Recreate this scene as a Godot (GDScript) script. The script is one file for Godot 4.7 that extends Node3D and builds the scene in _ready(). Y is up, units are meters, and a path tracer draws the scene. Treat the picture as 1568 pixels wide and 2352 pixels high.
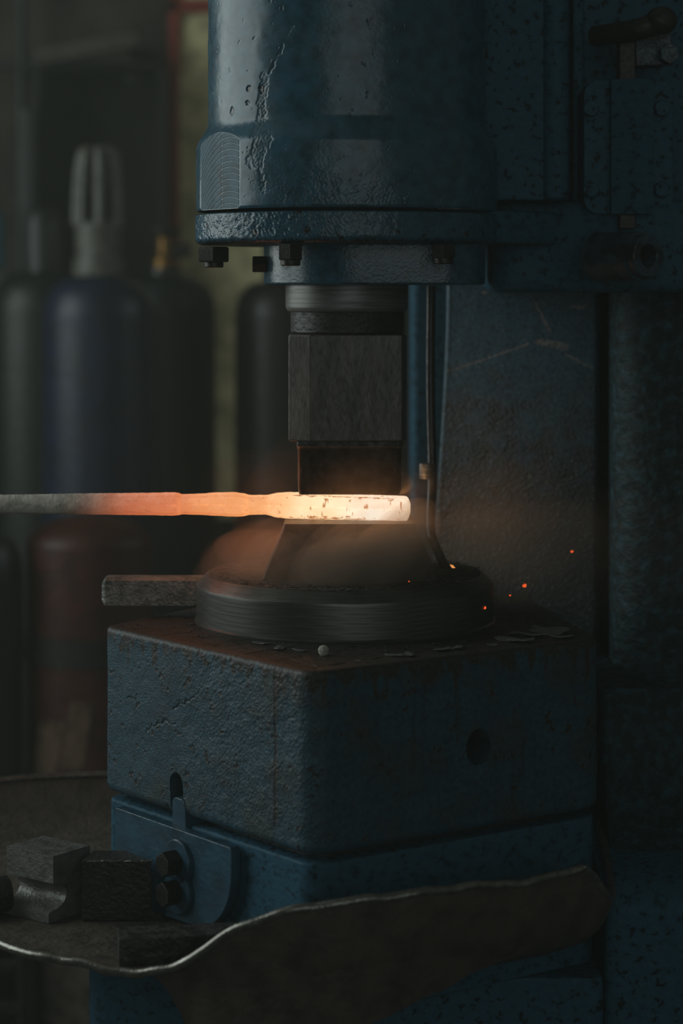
extends Node3D
# A forge: power hammer, anvil and a glowing bar; gas bottles and a wall behind. Metres, y up, floor at y 0, hammer axis at x 0.005, z 0.

const AX := 0.005
var M := {}
var taken := {}

# ---------------------------------------------------------------- shapes
class Shape:
	var v := PackedVector3Array()

	func quad(a: Vector3, b: Vector3, c: Vector3, d: Vector3) -> void:
		v.append_array(PackedVector3Array([a, b, c, a, c, d]))

	func orient(from: int) -> void:
		var vol := 0.0
		for i in range(from, v.size(), 3):
			vol += v[i].dot(v[i + 1].cross(v[i + 2]))
		if vol < 0.0:
			for i in range(from, v.size(), 3):
				var t := v[i + 1]
				v[i + 1] = v[i + 2]
				v[i + 2] = t

	func loft(rings: Array, xf := Transform3D(), caps := true) -> Shape:
		var from := v.size()
		var n: int = rings[0].size()
		for k in rings.size() - 1:
			for i in n:
				var j := (i + 1) % n
				quad(rings[k][i], rings[k][j], rings[k + 1][j], rings[k + 1][i])
		if caps:
			for e in [[rings[0], true], [rings[-1], false]]:
				var c := Vector3.ZERO
				for p: Vector3 in e[0]:
					c += p / n
				for i in n:
					var a: Vector3 = e[0][i]
					var b: Vector3 = e[0][(i + 1) % n]
					v.append_array(PackedVector3Array([c, b, a] if e[1] else [c, a, b]))
		orient(from)
		for i in range(from, v.size()):
			v[i] = xf * v[i]
		return self

	func prism(poly: PackedVector2Array, y0: float, y1: float, r := 0.0, steps := 2, xf := Transform3D()) -> Shape:
		# plan outline in (x, z), edges at both ends rounded by r
		var n := poly.size()
		var inw := PackedVector2Array()
		var turn := 0.0
		for i in n:
			turn += poly[i].cross(poly[(i + 1) % n])
		for i in n:
			var d0 := (poly[i] - poly[(i + n - 1) % n]).normalized()
			var d1 := (poly[(i + 1) % n] - poly[i]).normalized()
			var m := Vector2(-d0.y - d1.y, d0.x + d1.x) * signf(turn)
			inw.append(m / maxf(m.length_squared() * 0.5, 0.2))
		var rings := []
		var spots := [[y0, 0.0], [y1, 0.0]]
		if r > 0.0:
			spots = []
			for k in steps + 1:
				var a := PI / 2 * k / steps
				spots.append([y0 + r * (1 - sin(a)), r * (1 - cos(a))])
			spots.reverse()
			var upper := []
			for s in spots:
				upper.append([y1 - (s[0] - y0), s[1]])
			upper.reverse()
			spots = spots + upper
		# from bottom to top
		if r > 0.0:
			spots.sort_custom(func(p, q): return p[0] < q[0] - 1e-9)
		for s in spots:
			var ring := PackedVector3Array()
			for i in n:
				var p := poly[i] + inw[i] * float(s[1])
				ring.append(Vector3(p.x, s[0], p.y))
			rings.append(ring)
		return loft(rings, xf)

	func box(c: Vector3, size: Vector3, r := 0.002, xf := Transform3D()) -> Shape:
		var h := size / 2
		var q := minf(r, minf(h.x, minf(h.y, h.z)) * 0.9)
		var poly := PackedVector2Array()
		for e in [[1, 1, 0.0], [-1, 1, PI / 2], [-1, -1, PI], [1, -1, PI * 1.5]]:
			for k in 3:
				var a: float = e[2] + PI / 4 * k
				poly.append(Vector2(e[0] * (h.x - q) + cos(a) * q, e[1] * (h.z - q) + sin(a) * q))
		return prism(poly, -h.y, h.y, q, 2, xf * Transform3D(Basis(), c))

	func lathe(profile: Array, n := 48, xf := Transform3D()) -> Shape:
		# profile: Vector2(radius, height), from one end to the other
		var rings := []
		for p: Vector2 in profile:
			var ring := PackedVector3Array()
			for i in n:
				ring.append(Vector3(cos(TAU * i / n) * p.x, p.y, sin(TAU * i / n) * p.x))
			rings.append(ring)
		return loft(rings, xf)

	func tube(path: PackedVector3Array, r: float, n := 10) -> Shape:
		var rings := []
		var up := Vector3.UP if absf((path[1] - path[0]).normalized().y) < 0.9 else Vector3.RIGHT
		for k in path.size():
			var d := (path[mini(k + 1, path.size() - 1)] - path[maxi(k - 1, 0)]).normalized()
			var s := d.cross(up).normalized()
			up = s.cross(d).normalized()
			var ring := PackedVector3Array()
			for i in n:
				ring.append(path[k] + (s * cos(TAU * i / n) + up * sin(TAU * i / n)) * r)
			rings.append(ring)
		return loft(rings)

	func done(crease := 38.0) -> ArrayMesh:
		var lim := cos(deg_to_rad(crease))
		var near := {}
		var face := PackedVector3Array()
		var unit := PackedVector3Array()
		for i in range(0, v.size(), 3):
			var f := (v[i + 1] - v[i]).cross(v[i + 2] - v[i])
			face.append(f)
			unit.append(f.normalized())
			for k in 3:
				var key := Vector3i((v[i + k] * 50000.0).round())
				if not near.has(key):
					near[key] = PackedInt32Array()
				near[key].append(i / 3)
		var nn := PackedVector3Array()
		nn.resize(v.size())
		var vv := PackedVector3Array()
		vv.resize(v.size())
		for i in range(0, v.size(), 3):
			for k in 3:
				var s := Vector3.ZERO
				for f in near[Vector3i((v[i + k] * 50000.0).round())]:
					if unit[f].dot(unit[i / 3]) >= lim:
						s += face[f]
				var at := i + (3 - k) % 3
				vv[at] = v[i + k]
				nn[at] = s.normalized() if s.length_squared() > 1e-24 else Vector3.UP
		var a := []
		a.resize(Mesh.ARRAY_MAX)
		a[Mesh.ARRAY_VERTEX] = vv
		a[Mesh.ARRAY_NORMAL] = nn
		var m := ArrayMesh.new()
		m.add_surface_from_arrays(Mesh.PRIMITIVE_TRIANGLES, a)
		return m


func grid(nu: int, nv: int, p: PackedVector3Array, closed := false, flip := false, col := PackedColorArray(), uv := PackedVector2Array()) -> ArrayMesh:
	# p[j * nu + i]; the front looks along dP/di x dP/dj
	var n := PackedVector3Array()
	n.resize(p.size())
	var s := -1.0 if flip else 1.0
	for j in nv:
		var j0 := maxi(j - 1, 0) * nu
		var j1 := mini(j + 1, nv - 1) * nu
		for i in nu:
			var i0 := (i + nu - 1) % nu if closed else maxi(i - 1, 0)
			var i1 := (i + 1) % nu if closed else mini(i + 1, nu - 1)
			n[j * nu + i] = ((p[j * nu + i1] - p[j * nu + i0]).cross(p[j1 + i] - p[j0 + i]) * s).normalized()
	var ix := PackedInt32Array()
	for j in nv - 1:
		for i in (nu if closed else nu - 1):
			var a := j * nu + i
			var b := j * nu + (i + 1) % nu
			var c := b + nu
			var d := a + nu
			ix.append_array(PackedInt32Array([a, b, c, a, c, d] if flip else [a, c, b, a, d, c]))
	var arr := []
	arr.resize(Mesh.ARRAY_MAX)
	arr[Mesh.ARRAY_VERTEX] = p
	arr[Mesh.ARRAY_NORMAL] = n
	arr[Mesh.ARRAY_INDEX] = ix
	if col.size():
		arr[Mesh.ARRAY_COLOR] = col
	if uv.size():
		arr[Mesh.ARRAY_TEX_UV] = uv
		arr[Mesh.ARRAY_TEX_UV2] = uv
	var m := ArrayMesh.new()
	m.add_surface_from_arrays(Mesh.PRIMITIVE_TRIANGLES, arr)
	return m


func rounded(pts: Array, radii: Array, seg := 6) -> PackedVector2Array:
	var out := PackedVector2Array()
	var n := pts.size()
	for i in n:
		var b: Vector2 = pts[i]
		var r: float = radii[i % radii.size()]
		var d0 := (Vector2(pts[(i + n - 1) % n]) - b).normalized()
		var d1 := (Vector2(pts[(i + 1) % n]) - b).normalized()
		var half := acos(clampf(d0.dot(d1), -1, 1)) / 2
		if r <= 0.0 or half > PI / 2 - 0.02:
			out.append(b)
			continue
		var c := b + (d0 + d1).normalized() * r / sin(half)
		var p0 := b + d0 * r / tan(half)
		var a0 := (p0 - c).angle()
		var sweep := wrapf((b + d1 * r / tan(half) - c).angle() - a0, -PI, PI)
		for k in seg + 1:
			out.append(c + Vector2.from_angle(a0 + sweep * k / seg) * r)
	return out


func rect(x0: float, x1: float, z0: float, z1: float, r := 0.003, seg := 3) -> PackedVector2Array:
	return rounded([Vector2(x0, z0), Vector2(x1, z0), Vector2(x1, z1), Vector2(x0, z1)], [r], seg)


func smooth_path(pts: Array, per := 8) -> PackedVector3Array:
	var out := PackedVector3Array()
	for k in pts.size() - 1:
		for i in per:
			out.append(Vector3(pts[k]).cubic_interpolate(pts[k + 1], pts[maxi(k - 1, 0)], pts[mini(k + 2, pts.size() - 1)], float(i) / per))
	out.append(pts[-1])
	return out


# ---------------------------------------------------------------- names and tags
func numbered(called: String) -> String:
	var k: int = taken.get(called, -1) + 1
	taken[called] = k
	return called if k == 0 else "%s_%03d" % [called, k]


func tag(o: Node, label: String, category: String, group := "", kind := "") -> Node:
	if label:
		o.set_meta("label", label)
	if category:
		o.set_meta("category", category)
	if group:
		o.set_meta("group", group)
	if kind:
		o.set_meta("kind", kind)
	return o


func thing(called: String, label: String, category: String, at := Vector3.ZERO, group := "") -> Node3D:
	var o := Node3D.new()
	o.name = numbered(called)
	add_child(o)
	o.position = at
	tag(o, label, category, group)
	return o


func part(called: String, mesh: Mesh, mat: Material, parent: Node = self, label := "") -> MeshInstance3D:
	var o := MeshInstance3D.new()
	o.mesh = mesh
	o.material_override = mat
	o.name = numbered(called) if parent == self else called
	parent.add_child(o, true)
	if label:
		o.set_meta("label", label)
	return o


func struct(called: String, mesh: Mesh, mat: Material, label: String) -> MeshInstance3D:
	var o := part(called, mesh, mat)
	tag(o, label, "", "", "structure")
	return o


# ---------------------------------------------------------------- materials
func noise(freq: float, octaves := 4, sd := 1, kind := FastNoiseLite.TYPE_SIMPLEX_SMOOTH) -> FastNoiseLite:
	var f := FastNoiseLite.new()
	f.noise_type = kind
	f.frequency = freq
	f.fractal_octaves = octaves
	f.seed = sd
	return f


func ntex(f: FastNoiseLite, size := 512, bump := 0.0, ramp: Array = []) -> NoiseTexture2D:
	var t := NoiseTexture2D.new()
	t.width = size
	t.height = size
	t.seamless = true
	t.generate_mipmaps = false
	t.noise = f
	if bump > 0.0:
		t.as_normal_map = true
		t.bump_strength = bump
	if ramp.size():
		var g := Gradient.new()
		var o := PackedFloat32Array()
		var c := PackedColorArray()
		for e in ramp:
			o.append(e[0])
			c.append(e[1])
		g.offsets = o
		g.colors = c
		t.color_ramp = g
	return t


func c8(r: int, g: int, b: int) -> Color:
	return Color8(r, g, b)


func mat(color: Color, rough: float, metal := 0.0, albedo: Texture2D = null, normal: Texture2D = null, nscale := 1.0, scale := Vector3.ONE * 4.0, rtex: Texture2D = null, spec := 0.5) -> StandardMaterial3D:
	var m := StandardMaterial3D.new()
	m.albedo_color = color
	m.roughness = rough
	m.metallic = metal
	m.metallic_specular = spec
	m.uv1_triplanar = true
	m.uv1_scale = scale
	m.albedo_texture = albedo
	if normal:
		m.normal_enabled = true
		m.normal_texture = normal
		m.normal_scale = nscale
	m.roughness_texture = rtex
	return m


func materials() -> void:
	var fine := ntex(noise(0.05, 4, 3), 512, 6.0)
	var pebble := ntex(noise(0.045, 3, 5, FastNoiseLite.TYPE_CELLULAR), 512, 8.0)
	var brushed := ntex(noise(0.06, 3, 7), 512, 5.0)
	var mottled := ntex(noise(0.012, 5, 11), 512, 0.0, [[0.0, Color(0.55, 0.55, 0.55)], [0.5, Color(0.85, 0.85, 0.85)], [1.0, Color(1, 1, 1)]])
	var patchy := ntex(noise(0.02, 5, 13), 512, 0.0, [[0.0, Color(0.35, 0.3, 0.27)], [0.42, Color(0.6, 0.58, 0.56)], [0.6, Color(1, 1, 1)], [1.0, Color(0.8, 0.85, 0.85)]])
	var chipped := ntex(noise(0.016, 5, 17), 1024, 0.0, [[0.0, c8(120, 104, 92)], [0.24, c8(140, 128, 118)], [0.30, Color(0.9, 0.9, 0.9)], [0.7, Color(1, 1, 1)], [1.0, Color(0.86, 0.9, 0.92)]])
	var wear := ntex(noise(0.02, 4, 19), 512, 0.0, [[0.0, Color(0.7, 0.7, 0.7)], [1.0, Color(1, 1, 1)]])
	var streaks := ntex(noise(0.02, 4, 23), 512, 0.0, [[0.0, Color(0.62, 0.6, 0.58)], [0.45, Color(0.9, 0.9, 0.9)], [1.0, Color(1, 1, 1)]])
	# painted castings, tinted point by point with chips and dirt
	M.gloss = mat(Color.WHITE, 0.34, 0.0, mottled, fine, 0.10, Vector3.ONE * 7.0, wear)
	M.gloss.vertex_color_use_as_albedo = true
	M.dull = mat(Color.WHITE, 0.62, 0.0, mottled, fine, 0.1, Vector3.ONE * 7.0)
	M.dull.vertex_color_use_as_albedo = true
	M.cast = mat(Color.WHITE, 0.62, 0.0, mottled, pebble, 0.6, Vector3.ONE * 22.0, wear, 0.45)
	M.cast.vertex_color_use_as_albedo = true
	var blue := c8(46, 86, 106)
	M.blue = mat(blue, 0.66, 0.0, chipped, fine, 0.35, Vector3.ONE * 5.0, wear, 0.22)
	M.blue_smooth = mat(blue, 0.42, 0.0, mottled, fine, 0.2, Vector3.ONE * 5.0, wear)
	M.blue_hammered = mat(blue, 0.3, 0.0, mottled, pebble, 0.22, Vector3.ONE * 12.0, wear)
	var soot := ntex(noise(0.03, 5, 29), 512, 0.0, [[0.0, Color(0.46, 0.38, 0.32)], [0.45, Color(0.62, 0.54, 0.48)], [0.75, Color(0.86, 0.8, 0.76)], [1.0, Color(1, 1, 1)]])
	M.sooty = mat(blue, 0.75, 0.0, soot, pebble, 0.9, Vector3.ONE * 4.0, wear, 0.3)
	M.frame = mat(c8(48, 70, 84), 0.52, 0.0, patchy, pebble, 0.5, Vector3.ONE * 3.0, wear)
	M.duct = mat(c8(86, 82, 70), 0.8, 0.0, mottled)
	M.dark_paint = mat(c8(40, 50, 56), 0.5, 0.0, mottled, fine, 0.3, Vector3.ONE * 5.0, wear)
	M.steel = mat(c8(118, 116, 112), 0.42, 0.8, mottled, brushed, 0.045, Vector3(3, 110, 3), wear)
	M.scale = mat(c8(66, 63, 60), 0.58, 0.35, patchy, fine, 0.5, Vector3.ONE * 6.0, wear)
	M.scale_light = mat(c8(124, 124, 119), 0.5, 0.3, mottled, fine, 0.5, Vector3.ONE * 8.0, wear)
	M.worn_steel = mat(c8(140, 140, 134), 0.5, 0.3, mottled, fine, 0.5, Vector3.ONE * 8.0, wear)
	M.black_steel = mat(c8(50, 49, 47), 0.6, 0.3, mottled, fine, 0.5, Vector3.ONE * 6.0, wear)
	M.rod_steel = mat(c8(128, 128, 126), 0.5, 0.55, mottled, brushed, 0.1, Vector3(2, 40, 2), wear)
	M.ram = mat(c8(92, 84, 76), 0.5, 0.1, mottled, fine, 0.2, Vector3(9, 1.5, 9), wear)
	M.rust_sheet = mat(c8(88, 78, 69), 0.7, 0.0, mottled, fine, 0.4, Vector3.ONE * 4.0, wear)
	M.rim = mat(c8(150, 148, 140), 0.34, 0.8, mottled, fine, 0.35, Vector3.ONE * 12.0, wear)
	M.grime = mat(c8(64, 62, 58), 0.9, 0.0, patchy, pebble, 1.0, Vector3.ONE * 10.0)
	M.flake = mat(c8(122, 124, 122), 0.5, 0.3, mottled, fine, 0.5, Vector3.ONE * 30.0)
	M.stone = mat(c8(190, 188, 172), 0.9, 0.0, mottled, pebble, 0.8, Vector3.ONE * 40.0)
	M.nut = mat(c8(52, 48, 46), 0.45, 0.5, mottled, fine, 0.5, Vector3.ONE * 20.0, wear)
	M.bottle_blue = mat(c8(14, 33, 62), 0.5, 0.0, mottled, fine, 0.15, Vector3.ONE * 2.0, wear)
	M.bottle_teal = mat(c8(16, 32, 38), 0.5, 0.0, mottled, fine, 0.15, Vector3.ONE * 2.0, wear)
	M.bottle_green = mat(c8(18, 25, 20), 0.5, 0.0, mottled, fine, 0.15, Vector3.ONE * 2.0, wear)
	M.bottle_black = mat(c8(18, 19, 18), 0.5, 0.0, mottled, fine, 0.15, Vector3.ONE * 2.0, wear)
	M.bottle_navy = mat(c8(20, 27, 32), 0.42, 0.0, mottled, fine, 0.15, Vector3.ONE * 2.0, wear)
	M.cap_grey = mat(c8(106, 104, 96), 0.5, 0.0, mottled, fine, 0.2, Vector3.ONE * 6.0, wear)
	M.cap_dark = mat(c8(40, 40, 42), 0.5, 0.0, mottled, fine, 0.2, Vector3.ONE * 6.0, wear)
	M.cap_blue = mat(c8(40, 120, 150), 0.5, 0.0, mottled)
	M.brass = mat(c8(150, 112, 60), 0.4, 0.8, mottled)
	M.red = mat(c8(82, 32, 20), 0.6, 0.0, mottled, fine, 0.2, Vector3.ONE * 3.0, wear)
	M.red_trim = mat(c8(150, 48, 32), 0.6, 0.0, mottled)
	M.beige = mat(c8(240, 228, 176), 0.8, 0.0, mottled, fine, 0.2, Vector3.ONE * 1.5)
	M.paper = mat(c8(120, 96, 78), 0.9, 0.0, mottled)
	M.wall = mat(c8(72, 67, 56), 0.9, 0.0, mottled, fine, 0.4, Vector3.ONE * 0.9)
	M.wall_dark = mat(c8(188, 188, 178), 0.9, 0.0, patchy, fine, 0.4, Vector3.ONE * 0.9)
	M.cupboard = mat(c8(28, 26, 22), 0.8, 0.0, mottled, fine, 0.3, Vector3.ONE * 1.5)
	M.floor = mat(c8(92, 88, 80), 0.85, 0.0, patchy, pebble, 0.4, Vector3.ONE * 1.2)
	M.bucket = mat(c8(222, 204, 186), 0.6, 0.0, mottled)


# ---------------------------------------------------------------- scene
func _ready() -> void:
	var cam := Camera3D.new()
	cam.name = "camera"
	add_child(cam)
	var at := CameraAttributesPhysical.new()
	at.frustum_focal_length = 85.0
	at.frustum_near = 0.05
	at.frustum_far = 60.0
	at.frustum_focus_distance = 2.1
	at.exposure_aperture = 4.2
	cam.attributes = at
	cam.projection = Camera3D.PROJECTION_FRUSTUM
	cam.near = 0.05
	cam.far = 60.0
	cam.size = 2.0 * 0.05 * 1176.0 / 5000.0
	cam.frustum_offset = Vector2(0, -0.05 * 525.0 / 5000.0)   # level camera, lens shifted down: uprights stay upright
	cam.position = Vector3(0, 1.15, 2.2)
	cam.current = true

	var env := Environment.new()
	env.background_mode = Environment.BG_COLOR
	env.background_color = c8(150, 165, 175)
	env.background_energy_multiplier = 0.5
	env.tonemap_mode = Environment.TONE_MAPPER_LINEAR
	env.tonemap_exposure = 1.0
	env.volumetric_fog_enabled = true
	env.volumetric_fog_density = 0.022  # thin haze added to lift the blacks
	env.volumetric_fog_albedo = c8(244, 255, 238)
	env.sdfgi_enabled = true
	env.ssao_enabled = true
	env.ssil_enabled = true
	var we := WorldEnvironment.new()
	we.name = "surroundings"
	we.environment = env
	add_child(we)

	materials()
	windows()
	room()
	hammer()
	anvil()
	bar()
	tray()
	bottles()
	clutter()
	debris()
	smoke()


func window(called: String, label: String, centre: Vector3, turn: float, w: float, h: float, cols: int, rows: int, energy: float, glow: float, tint: Color) -> void:
	# a dusty workshop window: frame, glazing bars, lit panes, and the daylight that comes through it
	var o := Node3D.new()
	o.name = called
	add_child(o)
	o.transform = Transform3D(Basis(Vector3.UP, turn), centre)
	tag(o, label, "", "", "structure")
	var pane := mat(Color(0.7, 0.72, 0.72), 0.4)
	pane.emission_enabled = true
	pane.emission = tint
	pane.emission_energy_multiplier = glow
	var pw := w / cols
	var ph := h / rows
	var pm := Shape.new().box(Vector3.ZERO, Vector3(pw - 0.03, ph - 0.03, 0.006), 0.001).done()
	for i in cols:
		for j in rows:
			part("pane", pm, pane, o).position = Vector3(-w / 2 + pw * (i + 0.5), -h / 2 + ph * (j + 0.5), 0)
	for i in cols + 1:
		part("glazing_bar", Shape.new().box(Vector3(-w / 2 + pw * i, 0, 0), Vector3(0.032, h + 0.03, 0.04), 0.003).done(), M.dark_paint, o)
	for j in rows + 1:
		part("glazing_bar", Shape.new().box(Vector3(0, -h / 2 + ph * j, 0.002), Vector3(w + 0.03, 0.032, 0.036), 0.003).done(), M.dark_paint, o)
	var l := AreaLight3D.new()
	l.name = "daylight"
	o.add_child(l, true)
	l.area_size = Vector2(w, h)
	l.light_energy = energy
	l.light_color = tint
	l.area_range = 20.0
	l.area_attenuation = 2.0
	l.shadow_enabled = true
	l.transform = Transform3D(Basis(Vector3.UP, PI), Vector3(0, 0, 0.05))


func windows() -> void:
	window("window_1", "tall workshop window of small panes in the wall beside the gas bottles", Vector3(-2.62, 1.95, -0.6), PI / 2, 2.7, 2.1, 5, 4, 4.6, 0.45, c8(230, 242, 240))
	window("window_2", "dim workshop window in the wall opposite the hammer", Vector3(0.5, 1.7, 4.52), PI, 3.4, 2.2, 6, 4, 1.5, 0.12, c8(228, 240, 240))
	window("window_3", "dim high workshop window in the wall beyond the hammer frame", Vector3(2.62, 2.0, -1.6), -PI / 2, 1.6, 1.0, 3, 2, 0.6, 0.1, c8(228, 240, 240))


func holed_wall(x: float, out: float, z0: float, z1: float, y1: float, a0: float, a1: float, b0: float, b1: float) -> ArrayMesh:
	# a wall across x with an opening a0..a1 in z, b0..b1 in y
	var s := Shape.new()
	var c := x + out / 2
	var t := absf(out)
	s.box(Vector3(c, y1 / 2, (z0 + a0) / 2), Vector3(t, y1, a0 - z0), 0.001)
	s.box(Vector3(c, y1 / 2, (z1 + a1) / 2), Vector3(t, y1, z1 - a1), 0.001)
	s.box(Vector3(c, b0 / 2, (a0 + a1) / 2), Vector3(t, b0, a1 - a0), 0.001)
	s.box(Vector3(c, (y1 + b1) / 2, (a0 + a1) / 2), Vector3(t, y1 - b1, a1 - a0), 0.001)
	return s.done()


func room() -> void:
	struct("floor", Shape.new().box(Vector3(0, -0.1, 0.5), Vector3(5.7, 0.2, 8.5), 0.001).done(), M.floor, "stained concrete workshop floor")
	struct("ceiling", Shape.new().box(Vector3(0, 3.7, 0.5), Vector3(5.7, 0.2, 8.5), 0.001).done(), M.wall_dark, "workshop ceiling")
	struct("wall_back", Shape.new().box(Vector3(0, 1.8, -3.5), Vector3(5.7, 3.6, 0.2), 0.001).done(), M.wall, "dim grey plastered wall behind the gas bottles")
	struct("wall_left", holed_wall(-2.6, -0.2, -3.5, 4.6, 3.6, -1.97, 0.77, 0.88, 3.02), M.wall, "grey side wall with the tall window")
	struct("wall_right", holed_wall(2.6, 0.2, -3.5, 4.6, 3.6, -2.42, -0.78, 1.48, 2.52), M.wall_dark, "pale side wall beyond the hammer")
	var s := Shape.new()
	s.box(Vector3(-2.01, 1.8, 4.6), Vector3(1.58, 3.6, 0.2), 0.001)
	s.box(Vector3(2.51, 1.8, 4.6), Vector3(0.58, 3.6, 0.2), 0.001)
	s.box(Vector3(0.5, 0.29, 4.6), Vector3(3.44, 0.58, 0.2), 0.001)
	s.box(Vector3(0.5, 3.21, 4.6), Vector3(3.44, 0.78, 0.2), 0.001)
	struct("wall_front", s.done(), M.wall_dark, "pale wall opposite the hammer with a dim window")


# ---------------------------------------------------------------- the hammer
func capsule(p: Vector2, a: Vector2, b: Vector2) -> float:
	var t := clampf((p - a).dot(b - a) / (b - a).length_squared(), 0, 1)
	return p.distance_to(a + (b - a) * t)


func lin(r: int, g: int, b: int) -> Color:
	return Color8(r, g, b).srgb_to_linear()


func head_casting() -> ArrayMesh:
	# the round front of the casting: barrel, shoulder, wide collar, a milled flat with its tool marks, chipped filler and scratches
	var n1 := noise(60, 4, 31)
	var n2 := noise(260, 3, 32)
	var n3 := noise(18, 3, 33)
	var nu := 760
	var y0 := 1.2221
	var y1 := 1.62
	var ys := PackedFloat32Array()
	var y := y0
	while y < 1.46:
		ys.append(y)
		y += 0.0011
	ys.append(1.52)
	ys.append(y1)
	var p := PackedVector3Array()
	var col := PackedColorArray()
	var blue := lin(52, 98, 118)
	var pale := lin(84, 110, 122)
	var rust := lin(88, 60, 40)
	var dark := lin(34, 44, 50)
	var ca := -deg_to_rad(57.6)
	var flat_d := 0.1515 * cos(deg_to_rad(15.2))
	for yy in ys:
		var h := yy - y0
		for i in nu:
			# more columns to the front
			var u := float(i) / nu
			var th := (u - 0.5) * TAU
			th = th - 0.55 * sin(th)
			var shoulder := smoothstep(1.284, 1.311, yy)
			var r := lerpf(0.1515, 0.1395, shoulder)
			r -= 0.0012 * (1.0 - smoothstep(0.0, 0.002, h))
			var q := Vector2(th * 0.145, yy)
			var c := blue
			var a := n1.get_noise_2d(q.x, q.y)
			var b := n2.get_noise_2d(q.x, q.y)
			var e := n3.get_noise_2d(q.x, q.y)
			r += e * 0.0005
			c = c.lerp(pale, clampf(e * 0.5 + 0.1, 0, 0.3))
			var fd := flat_d / maxf(cos(th - ca), 0.2)
			var on_flat := fd < r and absf(th - ca) < 0.6
			if on_flat:
				r = fd
			else:
				# rough cast patches low on the collar
				var low := smoothstep(0.032, 0.004, h) * smoothstep(-0.075, -0.05, q.x)
				var mid := exp(-(pow((q.x + 0.03) / 0.045, 2) + pow((yy - 1.245) / 0.028, 2)))
				r += (b * 0.0005 + a * 0.0005) * clampf(low + mid * 0.7, 0, 1)
			# a long chip scar down the barrel and lesser ones on the collar
			var d := capsule(q, Vector2(-0.0544, 1.3948), Vector2(-0.0864, 1.3424)) - 0.0016
			d = minf(d, capsule(q, Vector2(-0.0864, 1.3465), Vector2(-0.0928, 1.2967)) - 0.006)
			d = minf(d, capsule(q, Vector2(-0.0799, 1.2870), Vector2(-0.0909, 1.2687)) - 0.009)
			d = minf(d, capsule(q, Vector2(-0.0838, 1.2623), Vector2(-0.0798, 1.2373)) - 0.003)
			d += a * 0.005 + b * 0.001
			if d < 0.0:
				r -= 0.0004 * smoothstep(0.0, -0.0016, d) - b * 0.00035
				c = c.lerp(pale, 0.3 + 0.3 * b)
			for spot in [Vector2(-0.1078, 1.3235), Vector2(-0.1333, 1.3174), Vector2(-0.0906, 1.3363), Vector2(-0.1084, 1.3374)]:
				var ds: float = (q - spot).length() - 0.0032 + a * 0.004
				if ds < 0.0:
					r -= 0.0008
					c = dark
			if a > 0.52 and b > 0.1:
				r -= 0.0004
				c = c.lerp(dark, 0.6)
			p.append(Vector3(AX + sin(th) * r, yy, cos(th) * r))
			col.append(c)
	return grid(nu, ys.size(), p, true, false, col)


func milled_flat() -> ArrayMesh:
	# the flat cut across the collar: arched top where it runs out in the shoulder, rows of curved cutter marks
	var n1 := noise(60, 4, 31)
	var n2 := noise(260, 3, 32)
	var ca := -deg_to_rad(57.6)
	var flat_d := 0.1515 * cos(deg_to_rad(15.2))
	var y0 := 1.2221 + 0.0006
	var nu := 190
	var nv := 330
	var p := PackedVector3Array()
	var col := PackedColorArray()
	var blue := lin(60, 100, 116)
	var rust := lin(86, 66, 46)
	var nrm := Vector3(sin(ca), 0, cos(ca))
	var along := Vector3(cos(ca), 0, -sin(ca))
	for j in nv:
		for i in nu:
			var s := lerpf(-0.0385, 0.0385, float(i) / (nu - 1))
			var rr := Vector2(flat_d, s).length()
			# height at which the shoulder has come in to this radius
			var k := clampf((0.1515 - rr) / 0.012, 0.0, 1.0)
			var sm := 0.5 - sin(asin(1.0 - 2.0 * k) / 3.0)
			var top := 1.284 + 0.027 * sm
			var y := lerpf(y0, top, float(j) / (nv - 1))
			var arc := sqrt(maxf(0.062 * 0.062 - (s - 0.018) * (s - 0.018), 0.0))
			var ph := absf(fposmod((y - arc) / 0.0058, 1.0) - 0.5) * 2.0
			var out := 0.00035 - 0.00045 * smoothstep(0.72, 1.0, ph) * lerpf(0.45, 1.0, smoothstep(-0.03, 0.0, s))
			out -= 0.0005 * (1.0 - smoothstep(0.0, 0.0009, absf(s - 0.004)))
			out += n2.get_noise_2d(s, y) * 0.0001
			out -= 0.0006 * smoothstep(0.0012, 0.0, minf(float(i), float(nu - 1 - i)) * 0.0004)
			var c := blue
			if absf(s - 0.004) < 0.007 + n1.get_noise_2d(s, y) * 0.006 and y > 1.225 and y < 1.265 and n1.get_noise_2d(s * 2.0, y * 2.0) + n2.get_noise_2d(s, y) > 0.3:
				c = rust
			var q := nrm * (flat_d + out) + along * s
			p.append(Vector3(AX + q.x, y, q.z))
			col.append(c)
	return grid(nu, nv, p, false, false, col)


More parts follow.
